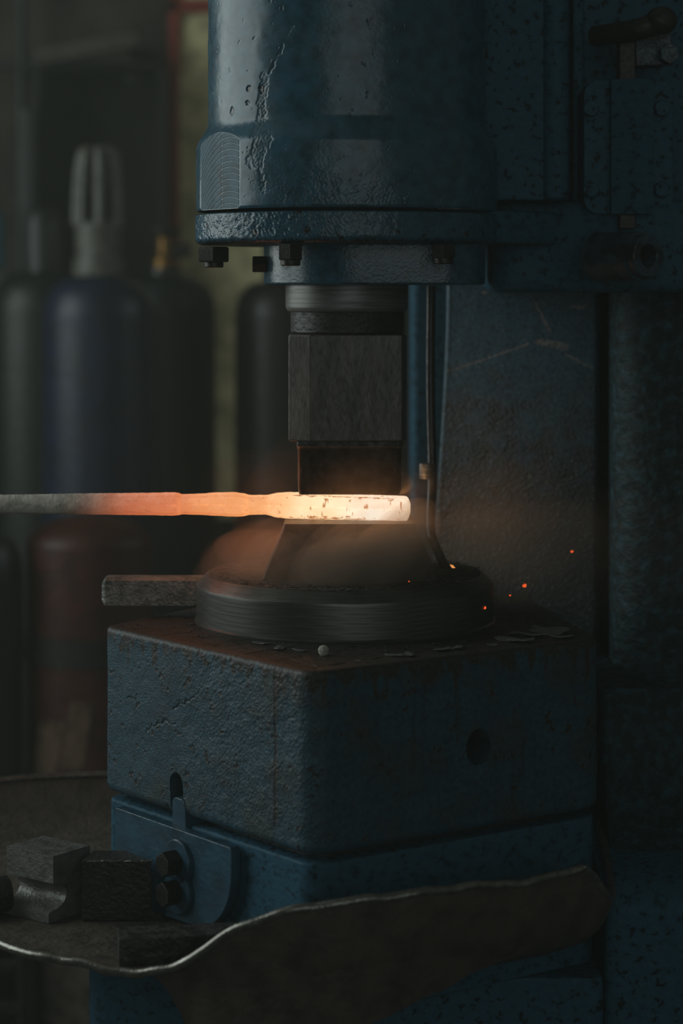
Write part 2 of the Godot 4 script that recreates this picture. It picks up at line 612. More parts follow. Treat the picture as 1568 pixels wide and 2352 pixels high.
func flange_mesh() -> ArrayMesh:
	var n1 := noise(70, 3, 41)
	var n2 := noise(300, 3, 42)
	var nu := 640
	var p := PackedVector3Array()
	var col := PackedColorArray()
	var blue := lin(50, 94, 114)
	var soot := lin(38, 38, 38)
	var top := 1.2188
	var low := 1.1885
	var prof := []
	prof.append(Vector2(0.06, top))
	prof.append(Vector2(0.1505, top))
	for k in 66:
		prof.append(Vector2(0.152, lerpf(top - 0.001, low + 0.007, k / 65.0)))
	for k in 6:
		var an := PI / 2 * (k + 1) / 6.0
		prof.append(Vector2(0.145 + 0.007 * cos(an), low + 0.007 - 0.007 * sin(an)))
	prof.append(Vector2(0.06, low))
	for pr: Vector2 in prof:
		for i in nu:
			var th := (float(i) / nu - 0.5) * TAU
			th = th - 0.55 * sin(th)
			var r := pr.x
			var c := blue
			var y := pr.y
			if r > 0.1:
				var side := 1.0 - smoothstep(-0.5, 0.2, th) * 0.6
				# brushed-on thick paint: slanting ridges
				var rid := n2.get_noise_2d(th * 0.15 * 1.0 + y * 0.55, y * 0.4)
				r += (rid * 0.0008 + n1.get_noise_2d(th * 0.15, y) * 0.0008) * side
				if n1.get_noise_2d(th * 0.15 + 4.0, y) > 0.5:
					c = soot
			if y < low + 0.003 + n2.get_noise_2d(th * 0.15, y) * 0.004:
				c = c.lerp(soot, 0.8)
			p.append(Vector3(AX + sin(th) * r, y, cos(th) * r))
			col.append(c)
	return grid(nu, prof.size(), p, true, true, col)


func hex(r: float, h: float, xf: Transform3D) -> Shape:
	var poly := PackedVector2Array()
	for k in 6:
		poly.append(Vector2.from_angle(PI / 6 + k * PI / 3) * r)
	return Shape.new().prism(poly, 0, h, r * 0.1, 2, xf)


func hammer() -> void:
	var t := thing("power_hammer", "large blue painted power hammer with round head, ram and heavy side frame", "forging hammer")
	var head := part("head_casting", head_casting(), M.gloss, t)
	part("milled_flat", milled_flat(), M.dull, head, "flat with rows of curved cutter marks")
	part("flange", flange_mesh(), M.gloss, t, "thick blue bolted flange with ridged paint")
	# body of the casting behind and beside the round front
	var s := Shape.new()
	s.prism(rounded([Vector2(0.03, -0.3), Vector2(0.2337, -0.3), Vector2(0.2337, -0.03), Vector2(0.03, -0.03)], [0.012]), 1.2343, 1.62, 0.006)
	s.lathe([Vector2(0.0, 1.2374), Vector2(0.0128, 1.2374), Vector2(0.0138, 1.2396), Vector2(0.0138, 1.6), Vector2(0, 1.6)], 32, Transform3D(Basis(), Vector3(0.2194, 0, -0.035)))
	part("head_body", s.done(), M.blue, t)
	s = Shape.new().prism(rounded([Vector2(0.05, -0.3), Vector2(0.2322, -0.3), Vector2(0.2322, -0.06), Vector2(0.15, 0.03), Vector2(0.05, 0.05)], [0.02]), 1.1897, 1.2236, 0.005)
	part("flange_tongue", s.done(), M.blue, t)
	# gland under the flange
	s = Shape.new().prism(rounded([Vector2(-0.0788, -0.12), Vector2(0.1423, -0.12), Vector2(0.1423, 0.09), Vector2(-0.0788, 0.10)], [0.02, 0.02, 0.05, 0.1], 16), 1.1485, 1.19, 0.003)
	part("gland", s.done(), M.blue_hammered, t, "blue gland collar round the ram")
	# nuts with bolt ends
	for e in [[-0.1260, 0.05, 1.1861, 0.0165, 0.015], [-0.0485, 0.128, 1.1877, 0.0125, 0.0155], [0.0970, 0.128, 1.1869, 0.0125, 0.013]]:
		var xf := Transform3D(Basis(), Vector3(e[0], e[2] - e[4], e[1]))
		var nut := part("nut", hex(e[3], e[4], xf).done(), M.nut, t)
		part("bolt_end", Shape.new().lathe([Vector2(0, -0.0055), Vector2(0.0085, -0.0055), Vector2(0.0095, -0.0045), Vector2(0.0095, 0.002), Vector2(0, 0.002)], 20, xf).done(), M.nut, nut)
	part("bolt_head", hex(0.0092, 0.014, Transform3D(Basis(Vector3(0, 0, 1), PI / 2), Vector3(-0.0780 + 0.003, 1.1692, 0.02))).done(), M.nut, t)
	# rod, ram and the upper die
	s = Shape.new().lathe([Vector2(0, 1.1547), Vector2(0.062, 1.1547), Vector2(0.062, 1.1265), Vector2(0.06, 1.1222), Vector2(0.0575, 1.1213), Vector2(0, 1.1209)], 72, Transform3D(Basis(), Vector3(AX + 0.0005, 0, 0)))
	part("rod_collar", s.done(), M.rod_steel, t, "bright steel rod collar")
	s = Shape.new().lathe([Vector2(0, 1.1220), Vector2(0.0575, 1.1220), Vector2(0.0575, 1.1014), Vector2(0.055, 1.0984), Vector2(0, 1.0980)], 72, Transform3D(Basis(), Vector3(AX + 0.001, 0, 0)))
	part("rod_seal", s.done(), M.black_steel, t)
	s = Shape.new().prism(rounded([Vector2(AX - 0.0575, -0.055), Vector2(AX - 0.041, -0.068), Vector2(AX + 0.041, -0.068), Vector2(AX + 0.0595, -0.055), Vector2(AX + 0.0595, 0.04), Vector2(AX + 0.055, 0.055), Vector2(AX - 0.036, 0.058), Vector2(AX - 0.0575, 0.045)], [0.002], 2), 0.9936, 1.0997, 0.0025)
	part("ram", s.done(), M.ram, t)
	s = Shape.new()
	var rings := []
	for e in [[0.9939, 0.0525, 0.056], [0.9896, 0.0525, 0.056], [0.9853, 0.0515, 0.050], [0.944, 0.0515, 0.024], [0.9385, 0.0505, 0.020]]:
		rings.append(ring_of(rect(AX + 0.003 - e[1], AX + 0.003 + e[1], -e[2], e[2], 0.004), e[0]))
	part("upper_die", s.loft(rings).done(), M.scale, t)
	# frame: column behind the anvil, darker limb to the side, underside of the head
	part("frame_column", column_mesh(), M.cast, t, "blue frame column, scratched and scaled")
	s = Shape.new().prism(rounded([Vector2(0.3040, -0.62), Vector2(0.2991, -0.26), Vector2(0.2939, -0.14), Vector2(0.8, -0.10), Vector2(0.8, -0.62)], [0.02, 0.02, 0.05, 0.02, 0.02]), 0.3, 1.6, 0.004)
	part("frame_limb", s.done(), M.sooty, t)
	s = Shape.new().prism(rounded([Vector2(0.0934, -0.8), Vector2(0.35, -0.8), Vector2(0.35, -0.62), Vector2(0.0908, -0.62)], [0.01]), 0.1, 1.6, 0.004)  # added block, put in to darken the gap beside the ram
	part("added_gap_block", s.done(), M.blue, t)
	s = Shape.new().prism(rounded([Vector2(0.1548, -0.6), Vector2(0.8, -0.6), Vector2(0.8, 0.02), Vector2(0.2798, -0.02), Vector2(0.2097, -0.06), Vector2(0.1548, -0.06)], [0.02, 0.02, 0.02, 0.05, 0.05, 0.03]), 1.1405, 1.2354, 0.015, 4)
	part("head_underside", s.done(), M.blue, t)
	s = Shape.new().prism(rect(0.2355, 0.8, -0.5, -0.1, 0.01), 1.2103, 1.62, 0.004)
	part("side_plate", s.done(), M.blue, t)
	part("side_rib", Shape.new().box(Vector3(0.2478, 1.4, -0.095), Vector3(0.012, 0.5, 0.03), 0.004).done(), M.blue, t)
	# base
	s = Shape.new()
	s.prism(rounded([Vector2(-0.2434, -0.6), Vector2(-0.2434, 0.12), Vector2(-0.12, 0.16), Vector2(0.2464, 0.16), Vector2(0.2464, -0.6)], [0.02, 0.03, 0.03, 0.008, 0.02]), 0.0, 0.5, 0.006)
	part("base", s.done(), M.blue, t)
	rings = []
	for e in [[0.0, 0.17], [0.56, 0.17], [0.575, 0.16], [0.585, 0.13], [0.6, 0.0]]:
		rings.append(ring_of(rect(0.2468, 0.8, -0.6, e[1], 0.012, 4), e[0]))
	part("side_base", Shape.new().loft(rings).done(), M.blue, t)
	s = Shape.new()
	rings = []
	for k in 8:
		var a := PI / 2 * k / 7.0
		rings.append(ring_of(rect(0.2644, 0.79, -0.5, 0.14 - 0.17 * sin(a), 0.01), 0.575 + 0.16 * (1 - cos(a))))
	part("base_fillet", s.loft(rings).done(), M.sooty, t)
	guide(t)


func ring_of(poly: PackedVector2Array, y: float) -> PackedVector3Array:
	var out := PackedVector3Array()
	for p in poly:
		out.append(Vector3(p.x, y, p.y))
	return out


func column_mesh() -> ArrayMesh:
	# rounded front of the frame column, paint worn to scale in patches and scored by scratches
	var n1 := noise(30, 4, 51)
	var n2 := noise(200, 3, 52)
	var nu := 420
	var nv := 380
	var p := PackedVector3Array()
	var col := PackedColorArray()
	var blue := lin(46, 86, 106)
	var grey := lin(50, 52, 52)
	var bare := lin(122, 128, 128)
	for j in nv:
		var y := lerpf(0.62, 1.175, float(j) / (nv - 1))
		for i in nu:
			var u := float(i) / (nu - 1)
			var x := 0.0
			var z := 0.0
			var xl := lerpf(0.1019, 0.1186, smoothstep(0.75, 1.15, y))
			var xr := 0.3034
			if u < 0.14:   # left flank
				x = xl + 0.07 * (1.0 - u / 0.14)
				z = lerpf(-0.62, -0.261, u / 0.14)
			elif u < 0.2:
				var a := (u - 0.14) / 0.06 * PI / 2
				x = xl + 0.006 - 0.006 * cos(a)
				z = -0.261 + 0.006 * sin(a)
			else:
				var f := (u - 0.2) / 0.8
				x = lerpf(xl + 0.006, xr, f)
				z = -0.255 + 0.035 * sin(f * PI * 0.62) - 0.12 * pow(smoothstep(0.86, 1.0, f), 2.0)
			var a1 := n1.get_noise_3d(x, y, z)
			var b1 := n2.get_noise_3d(x, y * 1.6, z)
			var worn := smoothstep(1.07, 0.9, y + a1 * 0.12)
			var c := blue.lerp(grey, worn * 0.75)
			z += a1 * 0.0008 + b1 * lerpf(0.0002, 0.0014, worn)
			if b1 > 0.5 - 0.1 * worn and a1 > -0.05:
				c = c.lerp(bare, 0.6)
			var q := Vector2(x, y)
			for sc in [[Vector2(0.1200, 1.0504), Vector2(0.2086, 1.0827), 0.0016], [Vector2(0.1591, 1.1398), Vector2(0.1810, 1.1481), 0.003], [Vector2(0.2158, 1.1286), Vector2(0.2314, 1.0972), 0.0022], [Vector2(0.2192, 1.0849), Vector2(0.2497, 1.0803), 0.004], [Vector2(0.2497, 1.0706), Vector2(0.2788, 1.0561), 0.0012], [Vector2(0.2546, 1.1234), Vector2(0.2715, 1.1243), 0.0018]]:
				if capsule(q, sc[0], sc[1]) < float(sc[2]) * (0.7 + b1 + 0.6 * a1):
					c = c.lerp(bare, 0.85)
			p.append(Vector3(x, y, z))
			col.append(c)
	return grid(nu, nv, p, false, false, col)


func guide(t: Node3D) -> void:
	# slide guide, control rod and pivot on the side of the head
	var zf := -0.02
	var plate := rounded([Vector2(0.2469, 1.3578), Vector2(0.3383, 1.3578), Vector2(0.3383, 1.2206), Vector2(0.2469, 1.2206)], [0.016], 6)
	var lay := Transform3D(Basis(Vector3(1, 0, 0), Vector3(0, 0, 1), Vector3(0, 1, 0)), Vector3.ZERO)   # plan outline stood up: (x, z) -> (x, y), height -> z
	var g := part("slide_guide", Shape.new().prism(plate, zf - 0.07, zf, 0.002, 2, lay).done(), M.blue, t)
	var yt := 1.3568
	var yb := 1.2200
	var sec := [Vector2(0.2732, zf - 0.01), Vector2(0.2732, zf + 0.014), Vector2(0.2983, zf + 0.026), Vector2(0.3159, zf + 0.016), Vector2(0.3159, zf - 0.01)]
	part("guide_block", Shape.new().prism(rounded(sec, [0.0012], 2), yb, yt, 0.001).done(20.0), M.blue, g)
	for e in [[1527, 250], [1527, 436], [1364, 250], [1364, 436]]:
		var sx: float = (e[0] - 784) * 0.000444
		var sy: float = 1.15 + (651 - e[1]) * 0.000444
		part("bolt_head", Shape.new().lathe([Vector2(0, 0), Vector2(0.0082, 0), Vector2(0.0082, 0.009), Vector2(0.0072, 0.0105), Vector2(0, 0.0105)], 24, Transform3D(Basis(Vector3.RIGHT, PI / 2), Vector3(sx - 0.004, sy, zf - 0.001))).done(), M.blue, g)
	var rod := part("control_rod", Shape.new().prism(rounded([Vector2(0.2816, zf - 0.015), Vector2(0.2983, zf - 0.015), Vector2(0.2983, zf + 0.012), Vector2(0.2816, zf + 0.012)], [0.0012], 2), 1.2054, 1.4012, 0.001).done(20.0), M.nut, t)
	var br := rounded([Vector2(0.2992, 1.4100), Vector2(0.3353, 1.4100), Vector2(0.3362, 1.3722), Vector2(0.2992, 1.3713)], [0.002, 0.002, 0.01, 0.002], 4)
	part("bracket", Shape.new().prism(br, zf - 0.03, zf + 0.006, 0.0015, 2, lay).done(), M.frame, t)
	part("bracket_bolt", hex(0.0105, 0.022, Transform3D(Basis(Vector3.RIGHT, PI / 2), Vector3(0.3309, 1.3819, zf + 0.004))).done(), M.frame, t)
	var kb := part("lever_knob", Shape.new().lathe(ball(0.0142, 0.016), 32, Transform3D(Basis(Vector3.FORWARD, PI / 2), Vector3(0.3209, 1.4138, 0.015))).done(), M.black_steel, t)
	part("lever_arm", Shape.new().tube(smooth_path([Vector3(0.3209, 1.4129, 0.012), Vector3(0.2947, 1.4051, 0.008), Vector3(0.2599, 1.4033, -0.03)]), 0.011, 14).done(), M.black_steel, kb)
	# pivot boss with a bore, its axis turned a little from the front
	var bx := Transform3D(Basis(Vector3.UP, deg_to_rad(38)) * Basis(Vector3.RIGHT, PI / 2), Vector3(0.3050, 1.1772, 0.04))
	var pv := part("pivot_boss", Shape.new().lathe([Vector2(0, -0.07), Vector2(0.0245, -0.07), Vector2(0.0245, -0.012), Vector2(0.0215, -0.012), Vector2(0.0215, -0.001), Vector2(0.0205, 0), Vector2(0.0125, 0), Vector2(0.0115, -0.001), Vector2(0.0115, -0.03), Vector2(0, -0.03)], 28, bx).done(30.0), M.frame, t)
	part("pin", Shape.new().lathe([Vector2(0, -0.03), Vector2(0.0085, -0.03), Vector2(0.0085, -0.014), Vector2(0, -0.0135)], 16, bx).done(), M.nut, pv)


func ball(r: float, half: float) -> Array:
	var out := []
	for k in 17:
		var a := PI * k / 16.0 - PI / 2
		out.append(Vector2(r * cos(a), half * sin(a)))
	return out


# ---------------------------------------------------------------- the anvil
const FC := Vector2(-0.026, 0.300)
const LC := Vector2(-0.236, 0.040)
const RC := Vector2(0.248, 0.118)


func outline(inset: float) -> PackedVector2Array:
	var pts := [Vector2(-0.09, -0.19), LC, FC, RC, Vector2(0.2, -0.19)]
	var c := Vector2(0.0, 0.03)
	var moved := []
	for p: Vector2 in pts:
		moved.append(p + (c - p).normalized() * inset)
	return rounded(moved, [0.02, 0.016, 0.022, 0.03, 0.02], 10)


func resampled(poly: PackedVector2Array, step: float) -> PackedVector2Array:
	var out := PackedVector2Array()
	var carry := 0.0
	for i in poly.size():
		var a := poly[i]
		var b := poly[(i + 1) % poly.size()]
		var l := a.distance_to(b)
		while carry < l:
			out.append(a.lerp(b, carry / l))
			carry += step
		carry -= l
	return out


func anvil_body() -> ArrayMesh:
	var n1 := noise(40, 4, 61)
	var n2 := noise(320, 2, 62)
	var n3 := noise(12, 3, 63)
	var n4 := noise(110, 3, 64)
	var step := 0.0009
	var line := resampled(outline(0.0), step)
	var nu := line.size()
	var out := PackedVector2Array()
	for i in nu:
		var d := line[(i + 2) % nu] - line[(i + nu - 2) % nu]
		out.append(Vector2(-d.y, d.x).normalized())
	if (line[0] + out[0] * 0.01).length() < line[0].length():
		for i in nu:
			out[i] = -out[i]
	var y0 := 0.6475
	var y1 := 0.810
	var prof := []   # (height, inset)
	prof.append(Vector2(y0, 0.05))
	for k in 7:
		var a := PI / 2 * k / 6.0
		prof.append(Vector2(y0 + 0.008 - 0.008 * cos(a), 0.008 - 0.008 * sin(a)))
	var y := y0 + 0.0088
	while y < y1 - 0.006:
		prof.append(Vector2(y, 0))
		y += step
	for k in 5:
		var a := PI / 2 * k / 4.0
		prof.append(Vector2(y1 - 0.005 + 0.005 * sin(a), 0.005 - 0.005 * cos(a)))
	for k in 34:
		prof.append(Vector2(y1, 0.007 + k * 0.0025))
	prof.append(Vector2(y1, 0.16))
	var blue := lin(45, 82, 99)
	var deep := lin(32, 62, 78)
	var light := lin(72, 108, 120)
	var rust := lin(54, 46, 40)
	var dirt := lin(56, 55, 52)
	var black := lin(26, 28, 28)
	var stain := lin(66, 70, 66)
	var dl := (LC - FC).normalized()
	var dr := (RC - FC).normalized()
	var slot_a := Vector2(0.2073, 0.6763)
	var slot_b := Vector2(Vector2(0.2022, 0.6340).x, 0.60)
	var hole := Vector2(0.1826, 0.7238)
	var cracks := [[Vector2(0.2612, 0.7130), Vector2(0.2514, 0.7238)], [Vector2(0.2514, 0.7238), Vector2(0.2218, 0.7334)], [Vector2(0.2218, 0.7334), Vector2(0.2095, 0.7320)], [Vector2(0.2665, 0.7079), Vector2(0.2627, 0.6976)], [Vector2(0.1929, 0.7560), Vector2(0.1695, 0.7676)], [Vector2(0.2109, 0.7483), Vector2(0.1929, 0.7560)], [Vector2(0.0334, 0.8006), Vector2(0.0158, 0.7832)], [Vector2(0.0158, 0.7832), Vector2(0.0171, 0.7735)], [Vector2(0.0171, 0.7735), Vector2(0.0347, 0.7631)], [Vector2(0.2932, 0.7440), Vector2(0.2741, 0.7489)]]
	var p := PackedVector3Array()
	var col := PackedColorArray()
	for pr: Vector2 in prof:
		for i in nu:
			var w := line[i]
			var o := out[i]
			var yy := pr.x
			var tl := (w - FC).dot(dl)
			var tr := (w - FC).dot(dr)
			var side := Vector2(-tl if o.x < -0.3 else tr, yy)
			var a := n1.get_noise_3d(w.x, yy, w.y)
			var b := n2.get_noise_3d(w.x, yy, w.y)
			var e := n3.get_noise_3d(w.x, yy, w.y)
			var g := n4.get_noise_3d(w.x, yy, w.y)
			var left := smoothstep(0.3, -0.1, o.x)
			var c := blue.lerp(deep, clampf(0.3 + e * 1.1, 0, 0.8))
			var off := e * 0.0012
			if pr.y < 0.006:
				var rough := left * smoothstep(0.235, 0.13, tl)
				off += a * lerpf(0.0004, 0.0008, rough) + b * lerpf(0.0001, 0.00045, rough) + g * lerpf(0.00012, 0.0003, rough)
				c = c.lerp(light, clampf((b + g * 0.5) * 0.55 * rough, 0, 0.4))
				# vertical runs of dirt on the shaded face
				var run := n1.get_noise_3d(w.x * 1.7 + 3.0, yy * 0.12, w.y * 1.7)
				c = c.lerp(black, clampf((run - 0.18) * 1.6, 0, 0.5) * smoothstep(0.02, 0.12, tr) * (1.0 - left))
				c = c.lerp(stain, clampf((e * 1.4 + a * 0.6 - 0.05) * 1.1, 0, 0.55))
				if a * 0.7 + g * 0.6 > 0.44:
					c = rust.lerp(black, 0.5 + b * 0.4)
					off -= 0.0005
				# worn upper edge, caked brown
				var cake := y1 - 0.003 - maxf(0.0, a + 0.12) * 0.026 - maxf(0.0, run) * 0.05
				if yy > cake:
					c = dirt.lerp(rust, clampf(0.5 + b, 0, 1))
					off += g * 0.0005
			else:
				c = dirt.lerp(rust, clampf(0.4 + e + b * 0.6, 0, 1)).lerp(black, clampf(a * 0.8, 0, 0.5))
				yy += g * 0.0007 + b * 0.0005 if pr.y > 0.012 else 0.0
			if left > 0.5 and tl > 0.02:
				var l: Vector2 = Vector2(tl, yy)
				var wav := l + Vector2(n4.get_noise_2d(tl * 0.8, yy * 0.8), n4.get_noise_2d(tl * 0.8 + 7.0, yy * 0.8)) * 0.0045
				var dm := 1.0
				for cr in cracks:
					dm = minf(dm, capsule(wav, cr[0], cr[1]))
				if dm < 0.0008 + g * 0.0012 + b * 0.0004:
					off -= 0.0007
					c = c.lerp(black, 0.75)
				# thin rust seam near the corner
				var seam := absf(tl - Vector2(0.0525, 0.7428).x + a * 0.0012)
				if seam < 0.0016 + b * 0.001 and yy > 0.665:
					c = rust
					off -= 0.0004
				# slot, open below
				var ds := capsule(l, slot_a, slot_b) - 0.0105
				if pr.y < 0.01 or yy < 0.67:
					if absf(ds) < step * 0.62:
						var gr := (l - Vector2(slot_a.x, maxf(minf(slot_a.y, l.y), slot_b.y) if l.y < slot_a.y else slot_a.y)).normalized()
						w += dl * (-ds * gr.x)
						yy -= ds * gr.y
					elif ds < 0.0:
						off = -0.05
						c = black  # shade of the slot painted into its inside
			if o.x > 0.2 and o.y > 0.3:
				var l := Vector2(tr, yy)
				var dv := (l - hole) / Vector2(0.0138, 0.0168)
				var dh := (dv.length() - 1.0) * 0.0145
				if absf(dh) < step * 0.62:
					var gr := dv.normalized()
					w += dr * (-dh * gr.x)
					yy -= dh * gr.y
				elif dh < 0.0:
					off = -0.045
					c = black  # inside of the hole painted black for its shade
			w += o * (off - pr.y)
			p.append(Vector3(w.x, yy, w.y))
			col.append(c)
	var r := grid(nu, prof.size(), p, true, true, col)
	return r


func on_left(tl: float, y: float, out: float) -> Vector3:
	var dl := (LC - FC).normalized()
	var o := Vector2(-dl.y, dl.x)
	if o.x > 0:
		o = -o
	var w := FC + dl * tl + o * out
	return Vector3(w.x, y, w.y)


func anvil() -> void:
	var t := thing("anvil_block", "squat rough blue cast anvil block, dirt-caked on top, standing in the tray", "anvil")
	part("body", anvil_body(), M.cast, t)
	# core so that slot and hole have a back, and a dark seat between body and foot
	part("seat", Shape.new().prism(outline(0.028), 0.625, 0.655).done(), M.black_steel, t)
	var foot := Shape.new().prism(outline(0.004), 0.501, 0.6405, 0.003, 3)
	part("foot", foot.done(), M.blue, t, "blue lower foot of the anvil")
	# clamp plate with a rounded end, on the left flank of the foot
	var dl := (LC - FC).normalized()
	var o := on_left(0, 0, 1) - on_left(0, 0, 0)
	var face := Transform3D(Basis(Vector3(dl.x, 0, dl.y), o, Vector3(0, 1, 0)), on_left(0, 0, 0))   # plan (x, z) -> (along the face, height), height -> outwards
	var a := Vector2(0.0996, 0.6323)
	var pts := [Vector2(Vector2(0.2963, 0.6391).x, 0.639), Vector2(Vector2(0.1043, 0.6432).x, 0.638), Vector2(Vector2(0.1043, 0.6195).x, 0.556), Vector2(Vector2(0.2109, 0.5683).x, 0.552), Vector2(Vector2(0.2963, 0.5752).x, 0.56)]
	var pl := part("clamp_plate", Shape.new().prism(rounded(pts, [0.002, 0.004, 0.06, 0.02, 0.004], 12), 0.0005, 0.011, 0.0015, 2, face).done(), M.blue_smooth, t)
	pts = [Vector2(Vector2(0.2109, 0.6674).x, 0.622), Vector2(Vector2(0.2124, 0.6672).x, Vector2(0.2022, 0.6682).y - 0.004), Vector2(Vector2(0.1907, 0.6711).x, Vector2(0.2022, 0.6682).y - 0.004), Vector2(Vector2(0.1879, 0.6716).x, 0.622)]
	part("tongue", Shape.new().prism(rounded(pts, [0.001, 0.007, 0.007, 0.001], 8), -0.02, 0.002, 0.0015, 2, face).done(), M.blue_smooth, pl, "blue tongue standing up in the slot")
	for e in [[Vector2(0.1850, 0.6092), 0.0], [Vector2(0.1850, 0.5814), 0.0]]:
		var c: Vector2 = e[0]
		var at := face * Transform3D(Basis(), Vector3(c.x, 0.011, c.y))
		part("washer", Shape.new().lathe([Vector2(0, 0), Vector2(0.021, 0), Vector2(0.021, 0.004), Vector2(0.02, 0.005), Vector2(0, 0.005)], 32, at).done(30.0), M.blue_smooth, pl)
		part("bolt_head", hex(0.0118, 0.017, at.translated_local(Vector3(0, 0.004, 0))).done(30.0), M.nut, pl)

	# die holder ring on top of the block
	var prof := []
	for q in [[0.075, 0.8095], [0.1515, 0.8095], [0.152, 0.812], [0.1498, 0.8135], [0.1498, 0.845], [0.1494, 0.8478], [0.1486, 0.8488], [0.140, 0.8572], [0.138, 0.8585], [0.075, 0.8585]]:
		prof.append(Vector2(q[0], q[1]))
	var rg := thing("die_ring", "thick round steel ring holding the lower die on top of the blue anvil block", "ring", Vector3(AX - 0.0015, 0, 0))
	part("rim", Shape.new().lathe(prof, 160).done(25.0), M.steel, rg)
	part("top_plate", Shape.new().lathe([Vector2(0, 0.857), Vector2(0.137, 0.857), Vector2(0.137, 0.8588), Vector2(0, 0.8588)], 96).done(), M.grime, rg, "scale covered top face")
	# lower die
	var rings := []
	for e in [[0.8588, 0.086, 0.07], [0.8605, 0.086, 0.07], [0.905, 0.0665, 0.038], [0.9108, 0.0655, 0.036]]:
		rings.append(ring_of(rect(AX + 0.003 - e[1], AX + 0.003 + e[1], -e[2], e[2], 0.003), e[0]))
	tag(part("lower_die", Shape.new().loft(rings).done(), M.scale), "dark tapered steel lower die in smoke under the glowing bar", "die")
	# wedge key sticking out beside the ring
	var k := Shape.new()
	rings = []
	for e in [[0.0, 0.0055, 0.003], [0.002, 0.0015, 0.001], [0.004, 0.0, 0.0], [0.16, 0.0, 0.0]]:
		rings.append(PackedVector3Array())
		for q in [Vector2(0.8229 + e[1], -0.034), Vector2(0.8229 + e[1], -0.01 - e[2]), Vector2(0.8481 - e[1], -0.01 - e[2]), Vector2(0.8508 - e[1], -0.016 - e[2]), Vector2(0.8508 - e[1], -0.034)]:
			rings[-1].append(Vector3(-0.2435 + e[0], q.x, q.y))
	tag(part("wedge_key", k.loft(rings).done(20.0), M.worn_steel), "scuffed square steel wedge key sticking out beside the round ring", "key")
	# bent air pipe beside the dies
	var ap := thing("air_pipe", "thin dark bent pipe running down beside the dies to the ring", "pipe")
	part("pipe", Shape.new().tube(smooth_path([Vector3(0.0943, 1.1475, -0.09), Vector3(0.0934, 1.05, -0.09), Vector3(0.0948, 0.9498, -0.08), Vector3(0.0922, 0.9019, -0.06), Vector3(0.0950, 0.8839, -0.04), Vector3(0.1035, 0.8650, -0.03), Vector3(0.1092, 0.8565, -0.02)]), 0.0048, 12).done(), M.bottle_black, ap)
	part("coupling", Shape.new().lathe([Vector2(0, -0.008), Vector2(0.0065, -0.008), Vector2(0.0072, -0.006), Vector2(0.0072, 0.006), Vector2(0.0065, 0.008), Vector2(0, 0.008)], 16, Transform3D(Basis(), Vector3(0.0881, 0.9543, -0.07))).done(), M.rod_steel, ap)


# ---------------------------------------------------------------- the hot bar
func heat(px: float) -> Color:
	# colour of the glow along the bar, cold to white hot (linear)
	var stops := [[140, 0, 0, 0], [175, 0.02, 0.005, 0.002], [205, 0.07, 0.018, 0.008], [245, 0.22, 0.055, 0.02], [290, 0.42, 0.09, 0.029], [400, 0.62, 0.15, 0.045], [450, 0.75, 0.24, 0.072], [545, 0.82, 0.31, 0.1], [610, 0.87, 0.38, 0.14], [650, 0.94, 0.5, 0.22], [690, 0.99, 0.68, 0.38], [760, 1, 0.76, 0.47], [850, 1, 0.8, 0.62], [930, 1, 0.77, 0.56], [945, 1, 0.72, 0.42]]
	for k in stops.size() - 1:
		if px <= stops[k + 1][0]:
			var f := clampf((px - stops[k][0]) / (stops[k + 1][0] - stops[k][0]), 0, 1)
			return Color(lerpf(stops[k][1], stops[k + 1][1], f), lerpf(stops[k][2], stops[k + 1][2], f), lerpf(stops[k][3], stops[k + 1][3], f))
	return Color(1, 0.72, 0.42)


func bar_section(xa: float, xb: float, nu: int, swell := 1.0) -> ArrayMesh:
	# (px along, top px, bottom px, squareness) of the forged bar
	var prof := [[-300, 1137, 1178, 0], [0, 1136, 1179, 0], [245, 1133, 1182, 0], [330, 1132, 1183, 0], [400, 1131, 1184, 0.2], [408, 1132, 1183, 0.2], [418, 1135, 1181, 0.2], [460, 1134, 1182, 0.3], [495, 1131.5, 1184, 0.4], [540, 1131, 1186, 0.4], [556, 1133, 1185.5, 0.3], [576, 1137, 1182, 0.2], [608, 1137, 1181.5, 0.3], [640, 1133, 1187.5, 0.8], [662, 1132, 1189, 1], [700, 1133, 1190, 1], [928, 1141, 1194.5, 1], [934, 1142, 1194, 1], [938, 1146, 1187, 1], [942, 1155, 1176, 1]]
	var n1 := noise(0.045, 3, 71)
	var p := PackedVector3Array()
	var uv := PackedVector2Array()
	var na := 56
	for j in nu + 1:
		var px := lerpf(xa, xb, minf(float(j) / (nu - 1), 1.0))
		var k := 0
		while k < prof.size() - 2 and px > prof[k + 1][0]:
			k += 1
		var f: float = clampf((px - prof[k][0]) / (prof[k + 1][0] - prof[k][0]), 0, 1)
		if k < 15:
			f = smoothstep(0, 1, f)
		var top: float = lerpf(prof[k][1], prof[k + 1][1], f)
		var low: float = lerpf(prof[k][2], prof[k + 1][2], f)
		var sq: float = lerpf(prof[k][3], prof[k + 1][3], f)
		var x := (px - 784.0) * 0.00044
		var yc := 1.15 + (651.0 - (top + low) / 2) * 0.00044
		var h := (low - top) / 2 * 0.00044 * swell
		if j == nu:
			h = 0.0
		for i in na:
			var a := TAU * i / (na - 1)
			var ex := lerpf(1.0, 0.2, sq)
			var cy := signf(sin(a)) * pow(absf(sin(a)), ex)
			var cz := signf(cos(a)) * pow(absf(cos(a)), ex)
			var bump := 1.0 + 0.022 * n1.get_noise_2d(px, a * 30.0)
			p.append(Vector3(x, yc + cy * h * bump, cz * h * bump))
			uv.append(Vector2(lerpf(0.002, 0.998, float(j) / nu), float(i) / (na - 1)))
	return grid(na, nu + 1, p, false, true, PackedColorArray(), uv)


